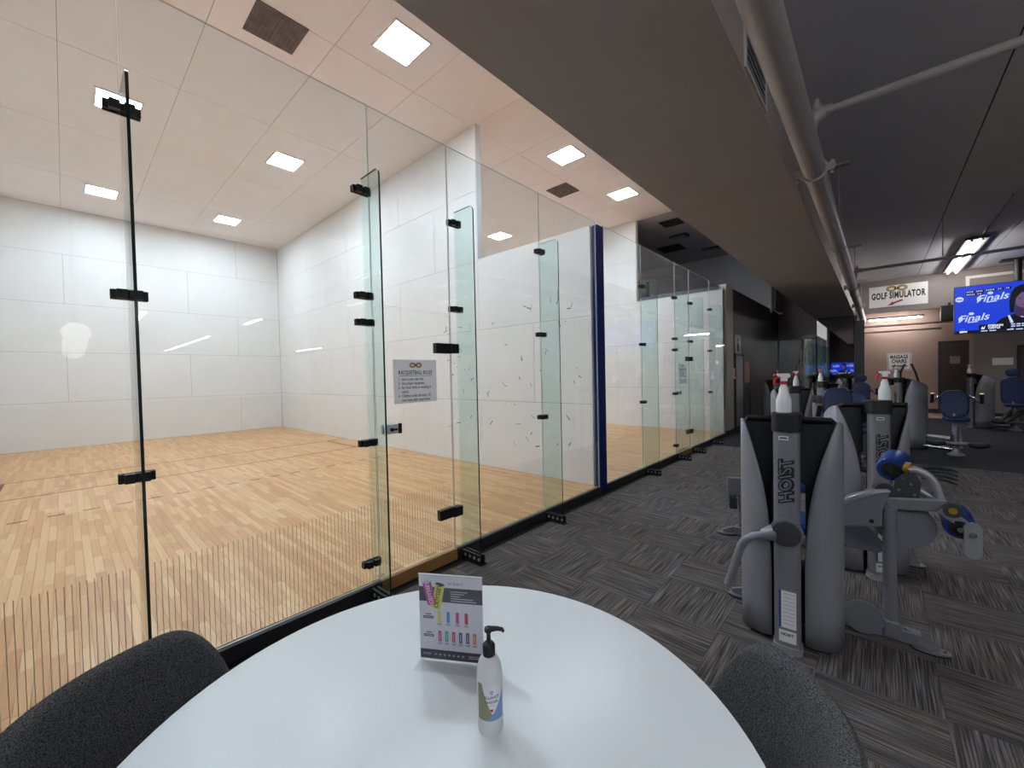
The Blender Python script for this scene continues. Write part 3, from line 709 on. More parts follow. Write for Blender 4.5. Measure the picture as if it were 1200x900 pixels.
def tv(M_, wd, hg, label, full=True):
    root = thing('television', label, 'television', M=M_, group='televisions')
    MB().box((-wd/2, -hg/2, -.09), (wd/2, hg/2, -.012)).build('housing', 'black_plastic', root, bev=.01)
    bz = .014
    MB().box((-wd/2, -hg/2, -.012), (wd/2, -hg/2+bz*1.6, .002)).box((-wd/2, hg/2-bz, -.012), (wd/2, hg/2, .002)).box((-wd/2, -hg/2+bz, -.012), (-wd/2+bz, hg/2-bz, .002)).box((wd/2-bz, -hg/2+bz, -.012), (wd/2, hg/2-bz, .002)).build('bezel', 'black_plastic', root)
    sc = MB().box((-wd/2+bz, -hg/2+bz, -.012), (wd/2-bz, hg/2-bz, -.002)).build('screen', 'scr_blue', root)
    k = hg/1.375
    def X(u): return (-.5+u)*wd          # picture fractions
    def Y(v): return (.5-v)*hg
    def poly(pts, m, z, nm='picture'): return MB().prism([(X(a), Y(b)) for a, b in pts], 'z', -.002, z).build(nm, m, sc, recalc=True)
    # logos
    def finals(u, v, s):
        poly([(a, b) for a, b in ell(u-.075*s, v+.005, .018*s, .05*s, 14)], 'scr_pale', -.0012, 'logo_ball')
        text('Finals', .27*k*s, 'scr_pale', sc, X(u+.02*s), Y(v), -.0012, shear=.35, weight=.004*k, rot=.08)
        poly(ell(u+.01*s, v-.095*s, .022*s, .03*s, 14), 'scr_pale', -.0012, 'logo_cup'); poly([(u-.02*s, v+.075*s), (u+.06*s, v+.065*s), (u+.06*s, v+.085*s), (u-.02*s, v+.095*s)], 'scr_pale', -.0012, 'logo_base')
    finals(.275, .285, 1.0); finals(.13, .68, 1.0); finals(.78, .30, 1.0); finals(.88, .68, 1.0)
    poly(ell(.045, .27, .034, .055, 20), 'scr_pale', -.0012, 'badge'); poly([(.022, .262), (.068, .262), (.068, .282), (.022, .282)], 'scr_blue2', -.0008, 'badge_mark')
    poly(ell(.07, .90, .022, .022, 16), 'scr_blue2', -.0012, 'badge')
    # black caption blocks
    for u0, u1, v in ((.10, .17, .13), (.175, .24, .128), (.25, .33, .125), (.34, .385, .122), (.40, .44, .12), (.10, .18, .185), (.185, .235, .183)):
        poly([(u0, v-.026), (u1, v-.026), (u1, v+.026), (u0, v+.026)], 'scr_black', -.001, 'caption_block')
        n = max(3, int((u1-u0)/.013))
        for q in range(n-1):
            a = u0+(u1-u0)*(q+.3)/n; poly([(a, v-.013), (a+.007, v-.013), (a+.007, v+.013), (a, v+.013)], 'scr_pale', -.0005, 'caption_mark')
    # person in a dark vest
    def pp(pts, *a): return poly([(u-.09, v) for u, v in pts], *a)
    pp([(.40, 1), (.41, .84), (.45, .74), (.52, .67), (.60, .63), (.70, .66), (.78, .74), (.83, .88), (.84, 1)], 'scr_hair', -.0011, 'picture_shoulders')
    pp([(.505, .68), (.52, .67), (.545, .80), (.55, 1), (.525, 1), (.525, .82)], 'scr_pale', -.0006, 'picture_strap')
    pp([(.56, .45), (.64, .45), (.65, .68), (.60, .74), (.555, .66)], 'scr_skin2', -.0007, 'picture_neck')
    pp([(.545, .30), (.56, .20), (.60, .16), (.66, .20), (.68, .32), (.665, .46), (.62, .55), (.575, .50), (.55, .40)], 'scr_skin', -.0004, 'picture_face')
    pp([(.52, .62), (.515, .40), (.53, .22), (.56, .12), (.61, .08), (.67, .12), (.69, .24), (.66, .22), (.60, .24), (.565, .34), (.555, .5), (.55, .62)], 'scr_hair', .0, 'picture_hair')
    for a in (.595, .64): pp([(a-.012, .345), (a+.012, .34), (a+.012, .355), (a-.012, .36)], 'scr_hair', .0, 'picture_eye')
    pp([(.60, .465), (.635, .46), (.63, .475), (.605, .478)], 'scr_skin2', .0, 'picture_mouth')
    pp([(.60, .70), (.635, .74), (.60, .72)], 'scr_pale', .0002, 'picture_mark')
    # name box, ticker
    poly([(.20, .83), (.405, .83), (.405, .93), (.20, .93)], 'scr_black', .0004, 'name_box')
    text('STEPHON', .075*k, 'scr_white', sc, X(.325), Y(.86), .0006, weight=.003*k, sx=.85); text('CASTLE', .075*k, 'scr_white', sc, X(.315), Y(.905), .0006, weight=.003*k, sx=.85)
    flat([(X(.215), Y(.915)), (X(.225), Y(.86)), (X(.232), Y(.90)), (X(.25), Y(.85)), (X(.24), Y(.925)), (X(.22), Y(.92))], 'scr_white', sc, .0004, .0008, 'team_mark')
    poly([(.43, .83), (.80, .83), (.80, .93), (.43, .93)], 'scr_black', .0004, 'caption_block')
    for v_ in (.855, .895):
        for q in range(9): poly([(.44+.038*q, v_-.01), (.47+.038*q, v_-.01), (.47+.038*q, v_+.012), (.44+.038*q, v_+.012)], 'scr_pale', .0006, 'caption_mark')
    poly([(.01, .935), (.99, .935), (.99, .985), (.01, .985)], 'scr_black', .0002, 'ticker')
    text('ESPN', .065*k, 'scr_white', sc, X(.075), Y(.96), .0005, weight=.004*k, shear=.2)
    for q in range(12): poly([(.15+.065*q, .95), (.20+.065*q, .95), (.20+.065*q, .97), (.15+.065*q, .97)], 'scr_pale' if q % 3 else 'scr_navy', .0005, 'ticker_mark')
    return root
TVY = 17.6
t = tv(frame((1.645+1.22, TVY, 3.265), (1, 0, 0), (0, 0, 1)), 2.44, 1.375, 'large television with blue picture hung from the ceiling pole')
mb = MB().tube([(0, .5, -.2), (0, GC-3.265-.03, -.2)], .075, 16); mb.build('pole', 'black_metal', t, smooth=True)
MB().box((-.32, GC-3.265-.03, -.4), (.32, GC-3.265-.001, .0)).build('ceiling_plate', 'black_metal', t)
MB().box((-.3, -.25, -.16), (.3, .25, -.09)).build('mount', 'black_metal', t); MB().box((-.06, -.2, -.24), (.06, .55, -.15)).build('mount_arm', 'black_metal', t)
tv(frame((-1.95, YB+.10, 1.62), (-1, 0, 0), (0, 0, 1)), 1.66, .94, 'smaller television behind the viewer, reflected in the mirror')

# mirrors
d = thing('wall_mirror', 'lower wide mirror left of the corner, reflecting the courts', 'mirror', (0, YE, 0), group='tall gym mirrors')
B('mirror_sheet', (-2.84, -.012, .3), (-1.70, -.006, 2.78), 'mirror', d); B('backing', (-2.85, -.006, .29), (-1.69, -.001, 2.79), 'mirror_back', d)
d = thing('wall_mirror', 'taller mirror reaching the soffit, reflecting the television', 'mirror', (0, YE, 0), group='tall gym mirrors')
B('mirror_sheet', (-1.68, -.012, .3), (-.64, -.006, 3.47), 'mirror', d); B('backing', (-1.69, -.006, .29), (-.63, -.001, 3.48), 'mirror_back', d)

# brown wall fittings
d = thing('restroom_sign', 'framed pictogram sign above the grey service door', 'sign', M=frame((GX+.012, 12.47, 2.38), (0, 1, 0), (0, 0, 1)))
MB().box((-.33, -.27, -.01), (.33, .27, 0)).build('plate', 'notice_grey', d); MB().box((-.28, -.23, .001), (.28, .23, .003)).build('field', 'sign_grey', d)
flat(ell(0, .11, .06, .06, 16), 'ink', d, .003, .005, 'pictogram_head'); flat([(-.09, .04), (.09, .04), (.11, -.19), (-.11, -.19)], 'ink', d, .003, .005, 'pictogram_body')
d = thing('door_3', 'grey door in the dark taupe wall under the pictogram', 'door', (GX, 0, 0), kind='structure')
B('leaf', (0, 12.2, 0), (.012, 13.0, 2.06), 'fixture_off', d); B('jamb', (0, 12.12, 0), (.03, 12.2, 2.12), 'charcoal', d); B('jamb', (0, 13.0, 0), (.03, 13.08, 2.12), 'charcoal', d); B('handle', (.012, 12.88, .98), (.06, 12.95, 1.05), 'chrome', d)
d = thing('wall_phone', 'small white wall phone left of the grey door', 'phone', (GX, 11.98, 1.6))
B('body', (0, -.05, -.16), (.05, .06, .12), 'white_plastic', d, bev=.01); B('handset', (.05, -.03, -.12), (.08, .03, .1), 'red_plastic', d, bev=.01)
tag(B('notice_board', (GX, 13.15, 1.30), (GX+.02, 13.75, 1.92), 'board_brown'), 'brown board on the dark taupe wall', 'board')
tag(MB().tube(bez((GX+.02, 13.3, 1.15), (GX+.16, 13.3, 1.1), (GX+.12, 13.3, .35), 8), .018, 8).build('grab_bar', 'charcoal', smooth=True), 'dark curved grab bar below the brown board', 'bar')

# ------------------------------------------------------------------ round table and its things
TC = (-.822, .608); TR = .783
t = thing('round_table', 'round white laminate table in the foreground', 'table', (TC[0], TC[1], 0))
MB().lathe([(TR-.012, .712), (TR-.002, .716), (TR, .725), (TR, .732), (TR-.003, .738), (TR-.01, .74)], 96).build('tabletop', 'table_white', t, smooth=True)
MB().lathe([(.05, .03), (.05, .70)], 24).build('pedestal', 'black_metal', t, smooth=True)
MB().lathe([(.16, .69), (.16, .711)], 24).build('top_plate', 'black_metal', t)
MB().lathe([(.33, 0), (.33, .012), (.30, .02), (.06, .035)], 48).build('base', 'black_metal', t, smooth=True)

def chair(x, y, ang, label):
    """upholstered shell chair; local -y is the back, +y faces the table"""
    root = thing('shell_chair', label, 'chair', (x, y, 0), ang, 'felt chairs at the round table')
    mb = MB(); n = 40; A = math.radians(57); sec = 18
    rows = []
    for i in range(n+1):
        a = -A+2*A*i/n; u = abs(a)/A
        zt = .81-.30*max(0, u-.45)**2.2/(.55**2.2)
        ri, th = .30, .062
        pts = []
        for j in range(sec):
            q = j/(sec-1)            # inner bottom -> over the top -> outer bottom
            zr = max(.44, zt-.03)
            if q < .36: z = .40+(zr-.40)*(q/.36); rr = ri
            elif q <= .64:
                b = (q-.36)/.28*math.pi; z = zr+.03*math.sin(b); rr = ri+th*.5-th*.5*math.cos(b)
            else: z = zr-(zr-.40)*((q-.64)/.36); rr = ri+th
            rr += .10*max(0, (z-.42)/.42)
            pts.append((rr*math.sin(a), -rr*math.cos(a)+.04, z))
        rows.append(pts)
    v = [p for r_ in rows for p in r_]; fs = []
    for i in range(n):
        for j in range(sec):
            jj = (j+1) % sec
            fs.append((i*sec+j, i*sec+jj, (i+1)*sec+jj, (i+1)*sec+j))
    fs += [tuple(range(sec-1, -1, -1)), tuple(range(n*sec, (n+1)*sec))]
    bk = mb.add(v, fs).build('backrest', 'felt', root, smooth=True, recalc=True)
    # welt seam a little below the rim on the inside
    pth = [Vector(rows[i][5])+Vector((0, 0, -.02)) for i in range(4, n-3)]
    MB().tube(pth, .0035, 6).build('seam', 'ink', bk)
    MB().lathe([(.20, .40), (.255, .41), (.27, .44), (.265, .475), (.22, .495)], 36).build('seat', 'felt', root, smooth=True)
    MB().lathe([(.08, .375), (.24, .38), (.24, .40)], 24).build('seat_pan', 'black_metal', root)
    for sx in (-1, 1):
        for sy in (-1, 1): MB().tube([(sx*.15, sy*.15, .385), (sx*.24, sy*.24, 0)], [.016, .011], 10).build('leg', 'black_metal', root, smooth=True)
    return root
chair(-1.425, .215, math.atan2(.51, .86)-math.pi/2, 'dark felt chair left of the table, before the glass')
chair(-.425, 1.11, math.atan2(-.52, -.855)-math.pi/2, 'dark felt chair right of the table, before the machines')

# acrylic flyer stand
ax, ay = Vector((-1.1226, .7612, 0)), Vector((-.9390, .8751, 0)); ux = (ay-ax).normalized()
fs_ = thing('flyer_stand', 'clear acrylic stand holding a drink flyer on the table', 'flyer stand', M=frame((ax.x, ax.y, .7405), ux, (0, 0, 1)))
MB().box((0, .002, -.0022), (.216, .283, -.0006)).box((0, .002, .0012), (.216, .283, .0024)).box((0, .2815, -.0022), (.216, .284, .0024)).build('sleeve', 'acrylic', fs_)
MB().box((0, 0, -.0022), (.216, .002, .055)).build('foot', 'acrylic', fs_)
MB().box((.0, .2835, -.0024), (.216, .2858, .0026)).build('top_edge', 'label_white', fs_)
fp = MB().box((.001, .004, -.0004), (.215, .281, .0002)).build('flyer', 'paper', fs_)
def fl_(x0, y0, x1, y1, m, z=.0005, nm='print', r=0): return flat(rrect(x0, y0, x1, y1, r) if r else [(x0, y0), (x1, y0), (x1, y1), (x0, y1)], m, fp, .0002, z, nm)
fl_(.001, .195, .215, .243, 'band_dark', nm='dark_band'); fl_(.001, .006, .215, .036, 'band_dark', nm='bottom_band')
def can(cx, cy, w_, h_, ang, m, top, word, ink):
    M_ = Matrix.Rotation(ang, 2)
    def T(p): q = M_ @ Vector(p); return (cx+q.x, cy+q.y)
    flat([T(p) for p in rrect(-w_/2, -h_/2, w_/2, h_/2, w_*.18)], m, fp, .0002, .0008, 'can_picture')
    flat([T(p) for p in ell(0, h_/2-.003, w_/2, .005, 18)], top, fp, .0002, .001, 'can_lid')
    text(word, w_*.62, ink, fp, cx, cy, .0009, 'can_lettering', sx=.95, rot=ang+math.pi/2, weight=.0003, ext=.00005)
can(.036, .223, .030, .080, math.radians(13), 'can_magenta', 'light_ink', 'ODYSSEY', 'label_white')
can(.066, .214, .032, .086, math.radians(-11), 'can_yellow', 'band_dark', 'ODYSSEY', 'ink')
text('KEY BENEFITS', .012, 'ink_soft', fp, .126, .256, .0005, sx=.7, ext=.00005)
for k, w_ in enumerate((.056, .045, .032, .076, .085)): fl_(.109, .2305-.0075*k, .109+w_, .233-.0075*k, 'light_ink', .0008, 'fine_print')
for x, m in zip((.069, .099, .130, .160), ('can_yellow', 'can_blue', 'can_magenta', 'can_red')):
    fl_(x-.0055, .128, x+.0055, .164, m, r=.002, nm='can_picture'); fl_(x-.003, .134, x+.003, .158, 'paper' if 0 else m, .0006, 'can_stripe')
    fl_(x-.008, .1225, x+.008, .124, 'ink_soft', nm='fine_print'); fl_(x-.007, .119, x+.007, .1205, 'ink_soft', nm='fine_print')
for k, m in enumerate(('can_magenta', 'can_teal', 'can_coral', 'can_violet', 'can_plum', 'can_orange')):
    x = .069+.0235*k
    fl_(x-.0055, .065, x+.0055, .1, m, r=.002, nm='can_picture'); fl_(x-.0012, .070, x+.0012, .093, 'light_ink', .0008, 'can_stripe')
    fl_(x-.008, .0595, x+.008, .061, 'ink_soft', nm='fine_print'); fl_(x-.007, .056, x+.007, .0575, 'ink_soft', nm='fine_print')
for y_ in (.138, .078):
    fl_(.013, y_, .049, y_+.009, 'band_dark', r=.004, nm='pill'); fl_(.017, y_+.0035, .045, y_+.0055, 'light_ink', .0008, 'fine_print'); fl_(.022, y_+.013, .042, y_+.0165, 'ink_soft', nm='fine_print')
text('ODYSSEY', .009, 'light_ink', fp, .024, .021, .0007, sx=.75, weight=.0002, ext=.00005)
for k in range(7): flat(ell(.053+.0155*k, .021, .0062, .0062, 16), 'ink_soft', fp, .0002, .0008, 'icon_disc'); flat(ell(.053+.0155*k, .021, .0032, .0032, 10), 'light_ink', fp, .0002, .001, 'icon')
fl_(.165, .022, .2, .0245, 'light_ink', .0008, 'fine_print'); fl_(.165, .0165, .2, .019, 'light_ink', .0008, 'fine_print')

# pump bottle
pb = thing('pump_bottle', 'white sanitizer pump bottle with black pump on the table', 'bottle', (-.762, .728, .7402))
R_ = .0335
MB().lathe([(.028, 0), (.032, .002), (R_, .008), (R_, .15), (.032, .165), (.027, .182), (.019, .194), (.0145, .199)], 36).build('body', 'bottle_milky', pb, smooth=True)
lab = MB(); SEG = 40
def wrap(poly_f, z0, z1, a0, a1, m, nm, rad=R_+.0003, n=30):
    """label patch wrapped on the cylinder between angle-dependent heights"""
    mb = MB(); v = []; f = []
    for k in range(n+1):
        a = a0+(a1-a0)*k/n; lo, hi = poly_f(k/n, z0, z1)
        v += [(rad*math.cos(a), rad*math.sin(a), lo), (rad*math.cos(a), rad*math.sin(a), hi)]
    for k in range(n): f.append((2*k, 2*k+2, 2*k+3, 2*k+1))
    return mb.add(v, f).build(nm, m, pb, smooth=True)
ac = math.atan2(-.728, .762)-math.radians(4)       # towards the viewer
full = lambda t, a, b: (a, b)
wrap(full, .045, .135, ac-1.9, ac+1.2, 'label_white', 'label')
# olive sweep on the left, blue sweep on the right, white shield between (reads left to right as angle grows)
wrap(lambda t, a, b: (a, max(a+.0005, a+.094*(1-max(0, (t-.30)/.70)**.75))), .045, .135, ac-1.0, ac+.45, 'olive', 'label_olive', R_+.0006)
wrap(lambda t, a, b: (a, a+.070*t**1.4+.0005), .045, .135, ac-.25, ac+1.2, 'label_blue', 'label_blue', R_+.0009)
wrap(lambda t, a, b: (a+.026+.068*abs(2*t-1)**1.5*(.6 if t > .5 else 1), b+.003), .045, .135, ac-.50, ac+.86, 'label_white', 'label_shield', R_+.0012)
wrap(full, .058, .125, ac-1.35, ac-1.08, 'label_white', 'label_side', R_+.0009)
def curved_text(s, z, size, m, a, sx=.8):
    o = text(s, size, m, pb, 0, 0, 0, 'label_lettering', sx=1, weight=.0002, ext=.00003)
    for vv in o.data.vertices:
        th = a+vv.co.x*sx/R_; rr = R_+.0015+vv.co.z
        vv.co = (rr*math.cos(th), rr*math.sin(th), z+vv.co.y)
    return o
curved_text('ALLIANCE', .106, .0105, 'label_navy', ac+.2); curved_text('SANITIZER', .094, .0085, 'ink_soft', ac+.2); wrap(full, .0845, .0865, ac+.02, ac+.38, 'light_ink', 'fine_print', R_+.0016, 6)
wrap(lambda t, a, b: (a+.006*abs(2*t-1), b), .068, .076, ac+.06, ac+.32, 'red_ink', 'label_mark', R_+.0016, 8)
wrap(lambda t, a, b: (a+.005*abs(2*t-1), b), .113, .123, ac+.08, ac+.30, 'label_navy', 'label_crest', R_+.0016, 8); wrap(lambda t, a, b: (a+.004*abs(2*t-1), b), .1155, .1215, ac+.12, ac+.26, 'label_white', 'label_crest_field', R_+.0019, 8)
pm = MB().lathe([(.0165, .195), (.0165, .222), (.013, .227), (.008, .229)], 28).build('collar', 'black_plastic', pb, smooth=True)
MB().lathe([(.0062, .229), (.0052, .250), (.0075, .256), (.011, .2585), (.011, .266), (.008, .268)], 20).build('pump_stem', 'black_plastic', pb, smooth=True)
MB().tube([(0, 0, .263), tuple(Vector((.745, .667, 0))*.022+Vector((0, 0, .2645))), tuple(Vector((.745, .667, 0))*.036+Vector((0, 0, .262))), tuple(Vector((.745, .667, 0))*.039+Vector((0, 0, .256)))], [.008, .0058, .005, .004], 12).build('spout', 'black_plastic', pb, smooth=True)

# ------------------------------------------------------------------ exercise machines
def spray(x, y, z, rz, label, s=1.0):
    root = thing('spray_bottle', label, 'bottle', (x, y, z), rz, 'spray bottles on the machines')
    root.scale = (s, s, s)
    MB().lathe([(.030, 0), (.038, .003), (.038, .07), (.036, .08), (.026, .11), (.022, .14), (.016, .158), (.014, .165)], 24).build('body', 'bottle_white', root, smooth=True)
    MB().lathe([(.0175, .163), (.0175, .180), (.013, .182)], 20).build('collar', 'red_plastic', root, smooth=True)
    hd = MB().box((-.014, -.011, .182), (.018, .011, .205)).prism([(-.020, .205), (.026, .200), (.034, .212), (.028, .226), (-.030, .226), (-.038, .214)], 'y', -.011, .011).build('spray_head', 'white_plastic', root, bev=.003)
    MB().tube([(-.036, 0, .217), (-.050, 0, .217)], .009, 12).build('nozzle', 'red_plastic', root)
    MB().tube(bez((-.026, 0, .207), (-.052, 0, .195), (-.044, 0, .155), 5), [.008, .008, .008, .007, .007, .006], 8).build('trigger', 'red_plastic', root, smooth=True)
    return root
ZT = 1.405
def tower(root, logo=True, base_label=True, tall=ZT):
    """weight tower: centre column, two curved shrouds, black crown; local -y is the front"""
    col = MB(); w_, d_ = .066, .05
    sec = rrect(-w_, -.0, w_, .10, .035, 5)
    col.prism(sec, 'z', .035, tall-.09)
    c = col.build('column', 'machine_grey', root, smooth=True)
    MB().prism(rrect(-w_-.008, -.01, w_+.008, .11, .04, 5), 'z', .0, .04).build('column_foot', 'bright_grey', root, smooth=True)
    MB().prism(rrect(-w_-.008, -.012, w_+.008, .14, .04, 5), 'z', tall-.10, tall+.005).build('column_cap', 'black_plastic', root, smooth=True)
    # shrouds
    key = [(.083, .088, .47), (.088, .086, .62), (.095, .084, .74), (.105, .082, .84), (.125, .081, .965), (.15, .083, 1.075), (.175, .090, 1.165), (.20, .101, 1.245), (.222, .118, 1.305), (.240, .14, tall-.052), (.252, .165, tall-.048), (.262, .20, tall-.06), (.267, .25, tall-.085), (.264, .31, tall-.12), (.25, .37, tall-.15), (.215, .42, tall-.18), (.16, .45, tall-.2), (.10, .46, tall-.21)]
    plan = []
    for i in range(len(key)-1):
        p0, p1, p2, p3 = key[max(i-1, 0)], key[i], key[i+1], key[min(i+2, len(key)-1)]
        for q in range(3):
            t = q/3
            plan.append(tuple(.5*((2*p1[c])+(p2[c]-p0[c])*t+(2*p0[c]-5*p1[c]+4*p2[c]-p3[c])*t*t+(3*p1[c]-p0[c]-3*p2[c]+p3[c])*t**3) for c in range(3)))
    plan.append(key[-1])
    for sgn in (-1, 1):
        v = []; f = []; nz = 7
        for i, (x, y, zt) in enumerate(plan):
            for j in range(nz): v.append((sgn*x, y, .03+(zt-.03)*j/(nz-1)))
        for i in range(len(plan)-1):
            for j in range(nz-1):
                q = (i*nz+j, (i+1)*nz+j, (i+1)*nz+j+1, i*nz+j+1); f.append(q if sgn > 0 else q[::-1])
        o = MB().add(v, f).build('side_shroud', 'shroud_grey', root, smooth=True)
        sd = o.modifiers.new('solid', 'SOLIDIFY'); sd.thickness = .012; sd.offset = -1
        for k, zz in ((9, .62),): MB().disc((sgn*.27, .25, zz), (sgn, 0, 0), .009, .004, 10).build('screw', 'black_metal', o)
    # black crown: front apron with rounded lower tips between the shrouds, sloping top plate behind
    apr = [(-.235, tall-.055), (-.215, 1.26), (-.18, 1.14), (-.155, .99), (-.135, .955), (-.11, .95), (-.10, 1.0), (-.095, tall-.03), (.095, tall-.03), (.10, 1.0), (.11, .95), (.135, .955), (.155, .99), (.18, 1.14), (.215, 1.26), (.235, tall-.055), (.21, tall-.015), (-.21, tall-.015)]
    for sgn in (-1, 1):
        a = [(sgn*x, z) for x, z in ((.06, tall-.03), (.205, tall-.03), (.232, tall-.06), (.225, 1.22), (.20, 1.10), (.17, .97), (.14, .93), (.115, .925), (.10, .96), (.06, .99))]
        MB().prism(a if sgn < 0 else a[::-1], 'y', .145, .17).build('crown_apron', 'black_plastic', root, recalc=True)
    MB().add([(-.21, .10, tall-.015), (.21, .10, tall-.015), (.255, .25, tall-.075), (.24, .37, tall-.14), (.10, .45, tall-.19), (-.10, .45, tall-.19), (-.24, .37, tall-.14), (-.255, .25, tall-.075),
              (-.21, .10, tall-.04), (.21, .10, tall-.04), (.25, .25, tall-.11), (.235, .37, tall-.17), (.10, .44, tall-.22), (-.10, .44, tall-.22), (-.235, .37, tall-.17), (-.25, .25, tall-.11)],
             [(0, 1, 2, 7), (7, 2, 3, 6), (6, 3, 4, 5), (8, 15, 10, 9), (15, 14, 11, 10), (14, 13, 12, 11)]+[(i, i+8, (i+1) % 8+8, (i+1) % 8) for i in range(8)]).build('crown_top', 'black_plastic', root, recalc=True, bev=.006)
    B('weight_guard', (-.19, .15, .03), (-.085, .42, 1.16), 'dark_panel', root); B('weight_guard', (.085, .15, .03), (.19, .42, 1.16), 'dark_panel', root)
    for sx in (-.03, .03): MB().tube([(sx, .28, .06), (sx, .28, 1.15)], .011, 8).build('guide_rod', 'chrome', root)
    ws = MB()
    for k in range(10): ws.box((-.08, .20, .10+.034*k), (.08, .36, .131+.034*k))
    ws.build('weight_plates', 'dark_panel', root)
    B('tower_base', (-.20, .12, 0), (.20, .44, .03), 'charcoal', root)
    if logo:
        e = bpy.data.objects.new('logo', None); C.objects.link(e); e.parent = root
        e.matrix_local = frame((0, -.0012, 1.05), (1, 0, 0), (0, 0, 1)); e.empty_display_size = .05
        text('HOIST', .088, 'ink', e, .008, -.02, .0002, 'logo_shadow', rot=math.pi/2, weight=.006, shear=-.3, sx=1.02, ext=.0003)
        text('HOIST', .088, 'ink', e, .0, -.02, .0004, 'logo_outline', rot=math.pi/2, weight=.006, shear=-.3, sx=1.02, ext=.0003)
        text('HOIST', .088, 'machine_grey', e, .0, -.02, .0012, 'logo_fill', rot=math.pi/2, weight=-.0005, shear=-.3, sx=1.02, ext=.0003)
        flat([(-.035, tall-.125-1.05), (.012, tall-.125-1.05), (.012, tall-.148-1.05), (-.035, tall-.148-1.05)][::-1], 'label_white', e, .0002, .0006, 'badge')
        flat([(-.03, tall-.131-1.05), (.007, tall-.131-1.05), (.007, tall-.142-1.05), (-.03, tall-.142-1.05)][::-1], 'ink_soft', e, .0006, .0009, 'badge_print')
    if base_label:
        e = bpy.data.objects.new('stickers', None); C.objects.link(e); e.parent = root; e.matrix_local = frame((0, -.0012, .25), (1, 0, 0), (0, 0, 1)); e.empty_display_size = .05
        flat([(-.04, -.10), (.045, -.10), (.045, .12), (-.04, .12)], 'label_white', e, .0002, .0006, 'sticker'); flat([(-.04, -.10), (-.028, -.10), (-.028, .12), (-.04, .12)], 'label_navy', e, .0006, .0009, 'sticker_edge')
        for k in range(9): flat([(-.018, .10-.022*k), (.038, .10-.022*k), (.038, .106-.022*k), (-.018, .106-.022*k)], 'light_ink', e, .0006, .0008, 'sticker_line')
        flat([(-.04, -.185), (.045, -.185), (.045, -.115), (-.04, -.115)], 'label_white', e, .0002, .0006, 'sticker'); text('HOIST', .022, 'ink', e, .0, -.14, .0007, 'sticker_logo', weight=.0008, shear=.2, ext=.0001)
    return root
def grip_handle(root, sgn=-1, z=.70, reach=1.0):
    hub = MB().disc((0, -.012, z), (0, -1, 0), .072, .02, 28).build('pivot_disc', 'charcoal', root, smooth=True, bev=.003)
    e = bpy.data.objects.new('pivot_mark', None); C.objects.link(e); e.parent = hub; e.matrix_local = frame((0, -.0325, z), (1, 0, 0), (0, 0, 1)); 
    o = flat([(-.035, .022), (-.018, .022), (-.006, .004), (.008, .004), (.016, .022), (.033, -.022), (.016, -.022), (.006, -.006), (-.008, -.006), (-.016, -.022)][::-1], 'machine_grey', hub, 0, .001, 'pivot_logo'); o.matrix_local = e.matrix_local.copy(); bpy.data.objects.remove(e)
    for dx in (-.045, .045): MB().disc((dx, -.032, z+dx*-.25), (0, -1, 0), .008, .005, 10).build('bolt', 'chrome', hub)
    MB().disc((0, .0, z), (0, -1, 0), .085, .012, 28).build('pivot_plate', 'machine_grey', root, smooth=True)
    p = [(sgn*.05, -.015, z-.01), (sgn*.13, -.03, z-.035)]+bez((sgn*.16, -.035, z-.045), (sgn*.215, -.04, z-.07), (sgn*.235, -.04, z-.14), 6)+[(sgn*.262, -.045, z-.24), (sgn*.30*reach, -.05, z-.375)]
    MB().tube(p, .0235, 14).build('lift_handle', 'machine_grey', root, smooth=True)
    MB().tube([(sgn*.06, -.012, z-.01), (sgn*.12, -.025, z-.03)], [.05, .03], 14).build('handle_boss', 'machine_grey', root, smooth=True)
def pad(mb_poly, axis, lo, hi, name, m, root, bev=.03):
    o = MB().prism(mb_poly, axis, lo, hi).build(name, m, root, recalc=True); b = o.modifiers.new('bevel', 'BEVEL'); b.width = bev; b.segments = 4; b.limit_method = 'ANGLE'
    o.data.polygons.foreach_set('use_smooth', [True]*len(o.data.polygons)); return o
def roller(a, b, r, root, m='pad_blue'):
    a, b = Vector(a), Vector(b); d = (b-a).normalized()
    o = MB().tube([a, a+d*.02, b-d*.02, b], [r*.9, r, r, r*.9], 24).build('roller_pad', m, root, smooth=True)
    MB().tube([a-d*.012, b+d*.012], r*.62, 20).build('roller_end', 'dark_panel', o); MB().tube([a-d*.04, b+d*.04], .014, 10).build('roller_axle', 'chrome', o)
    return o
def foot(p, dirv, root, L=.17):
    """flat oval foot plate at the end of a rail"""
    p = Vector(p); d = Vector(dirv).normalized(); n = Vector((-d.y, d.x, 0)); pts = []
    for k in range(20):
        a = 2*math.pi*k/20; q = p+d*(L*.5*math.cos(a))+n*(.045*math.sin(a)); pts.append((q.x, q.y))
    MB().prism(pts, 'z', 0, .010).build('foot_pad', 'black_plastic', root); f = MB().prism(pts, 'z', .010, .02).build('foot_plate', 'machine_grey', root)
    MB().bar(p-d*.12+Vector((0, 0, .085)), p+d*.03+Vector((0, 0, .022)), .022, .05).build('foot_gusset', 'machine_grey', root)
    MB().disc(tuple(p+d*.06+Vector((0, 0, .02))), (0, 0, 1), .008, .003, 10).build('foot_bolt', 'black_metal', f)

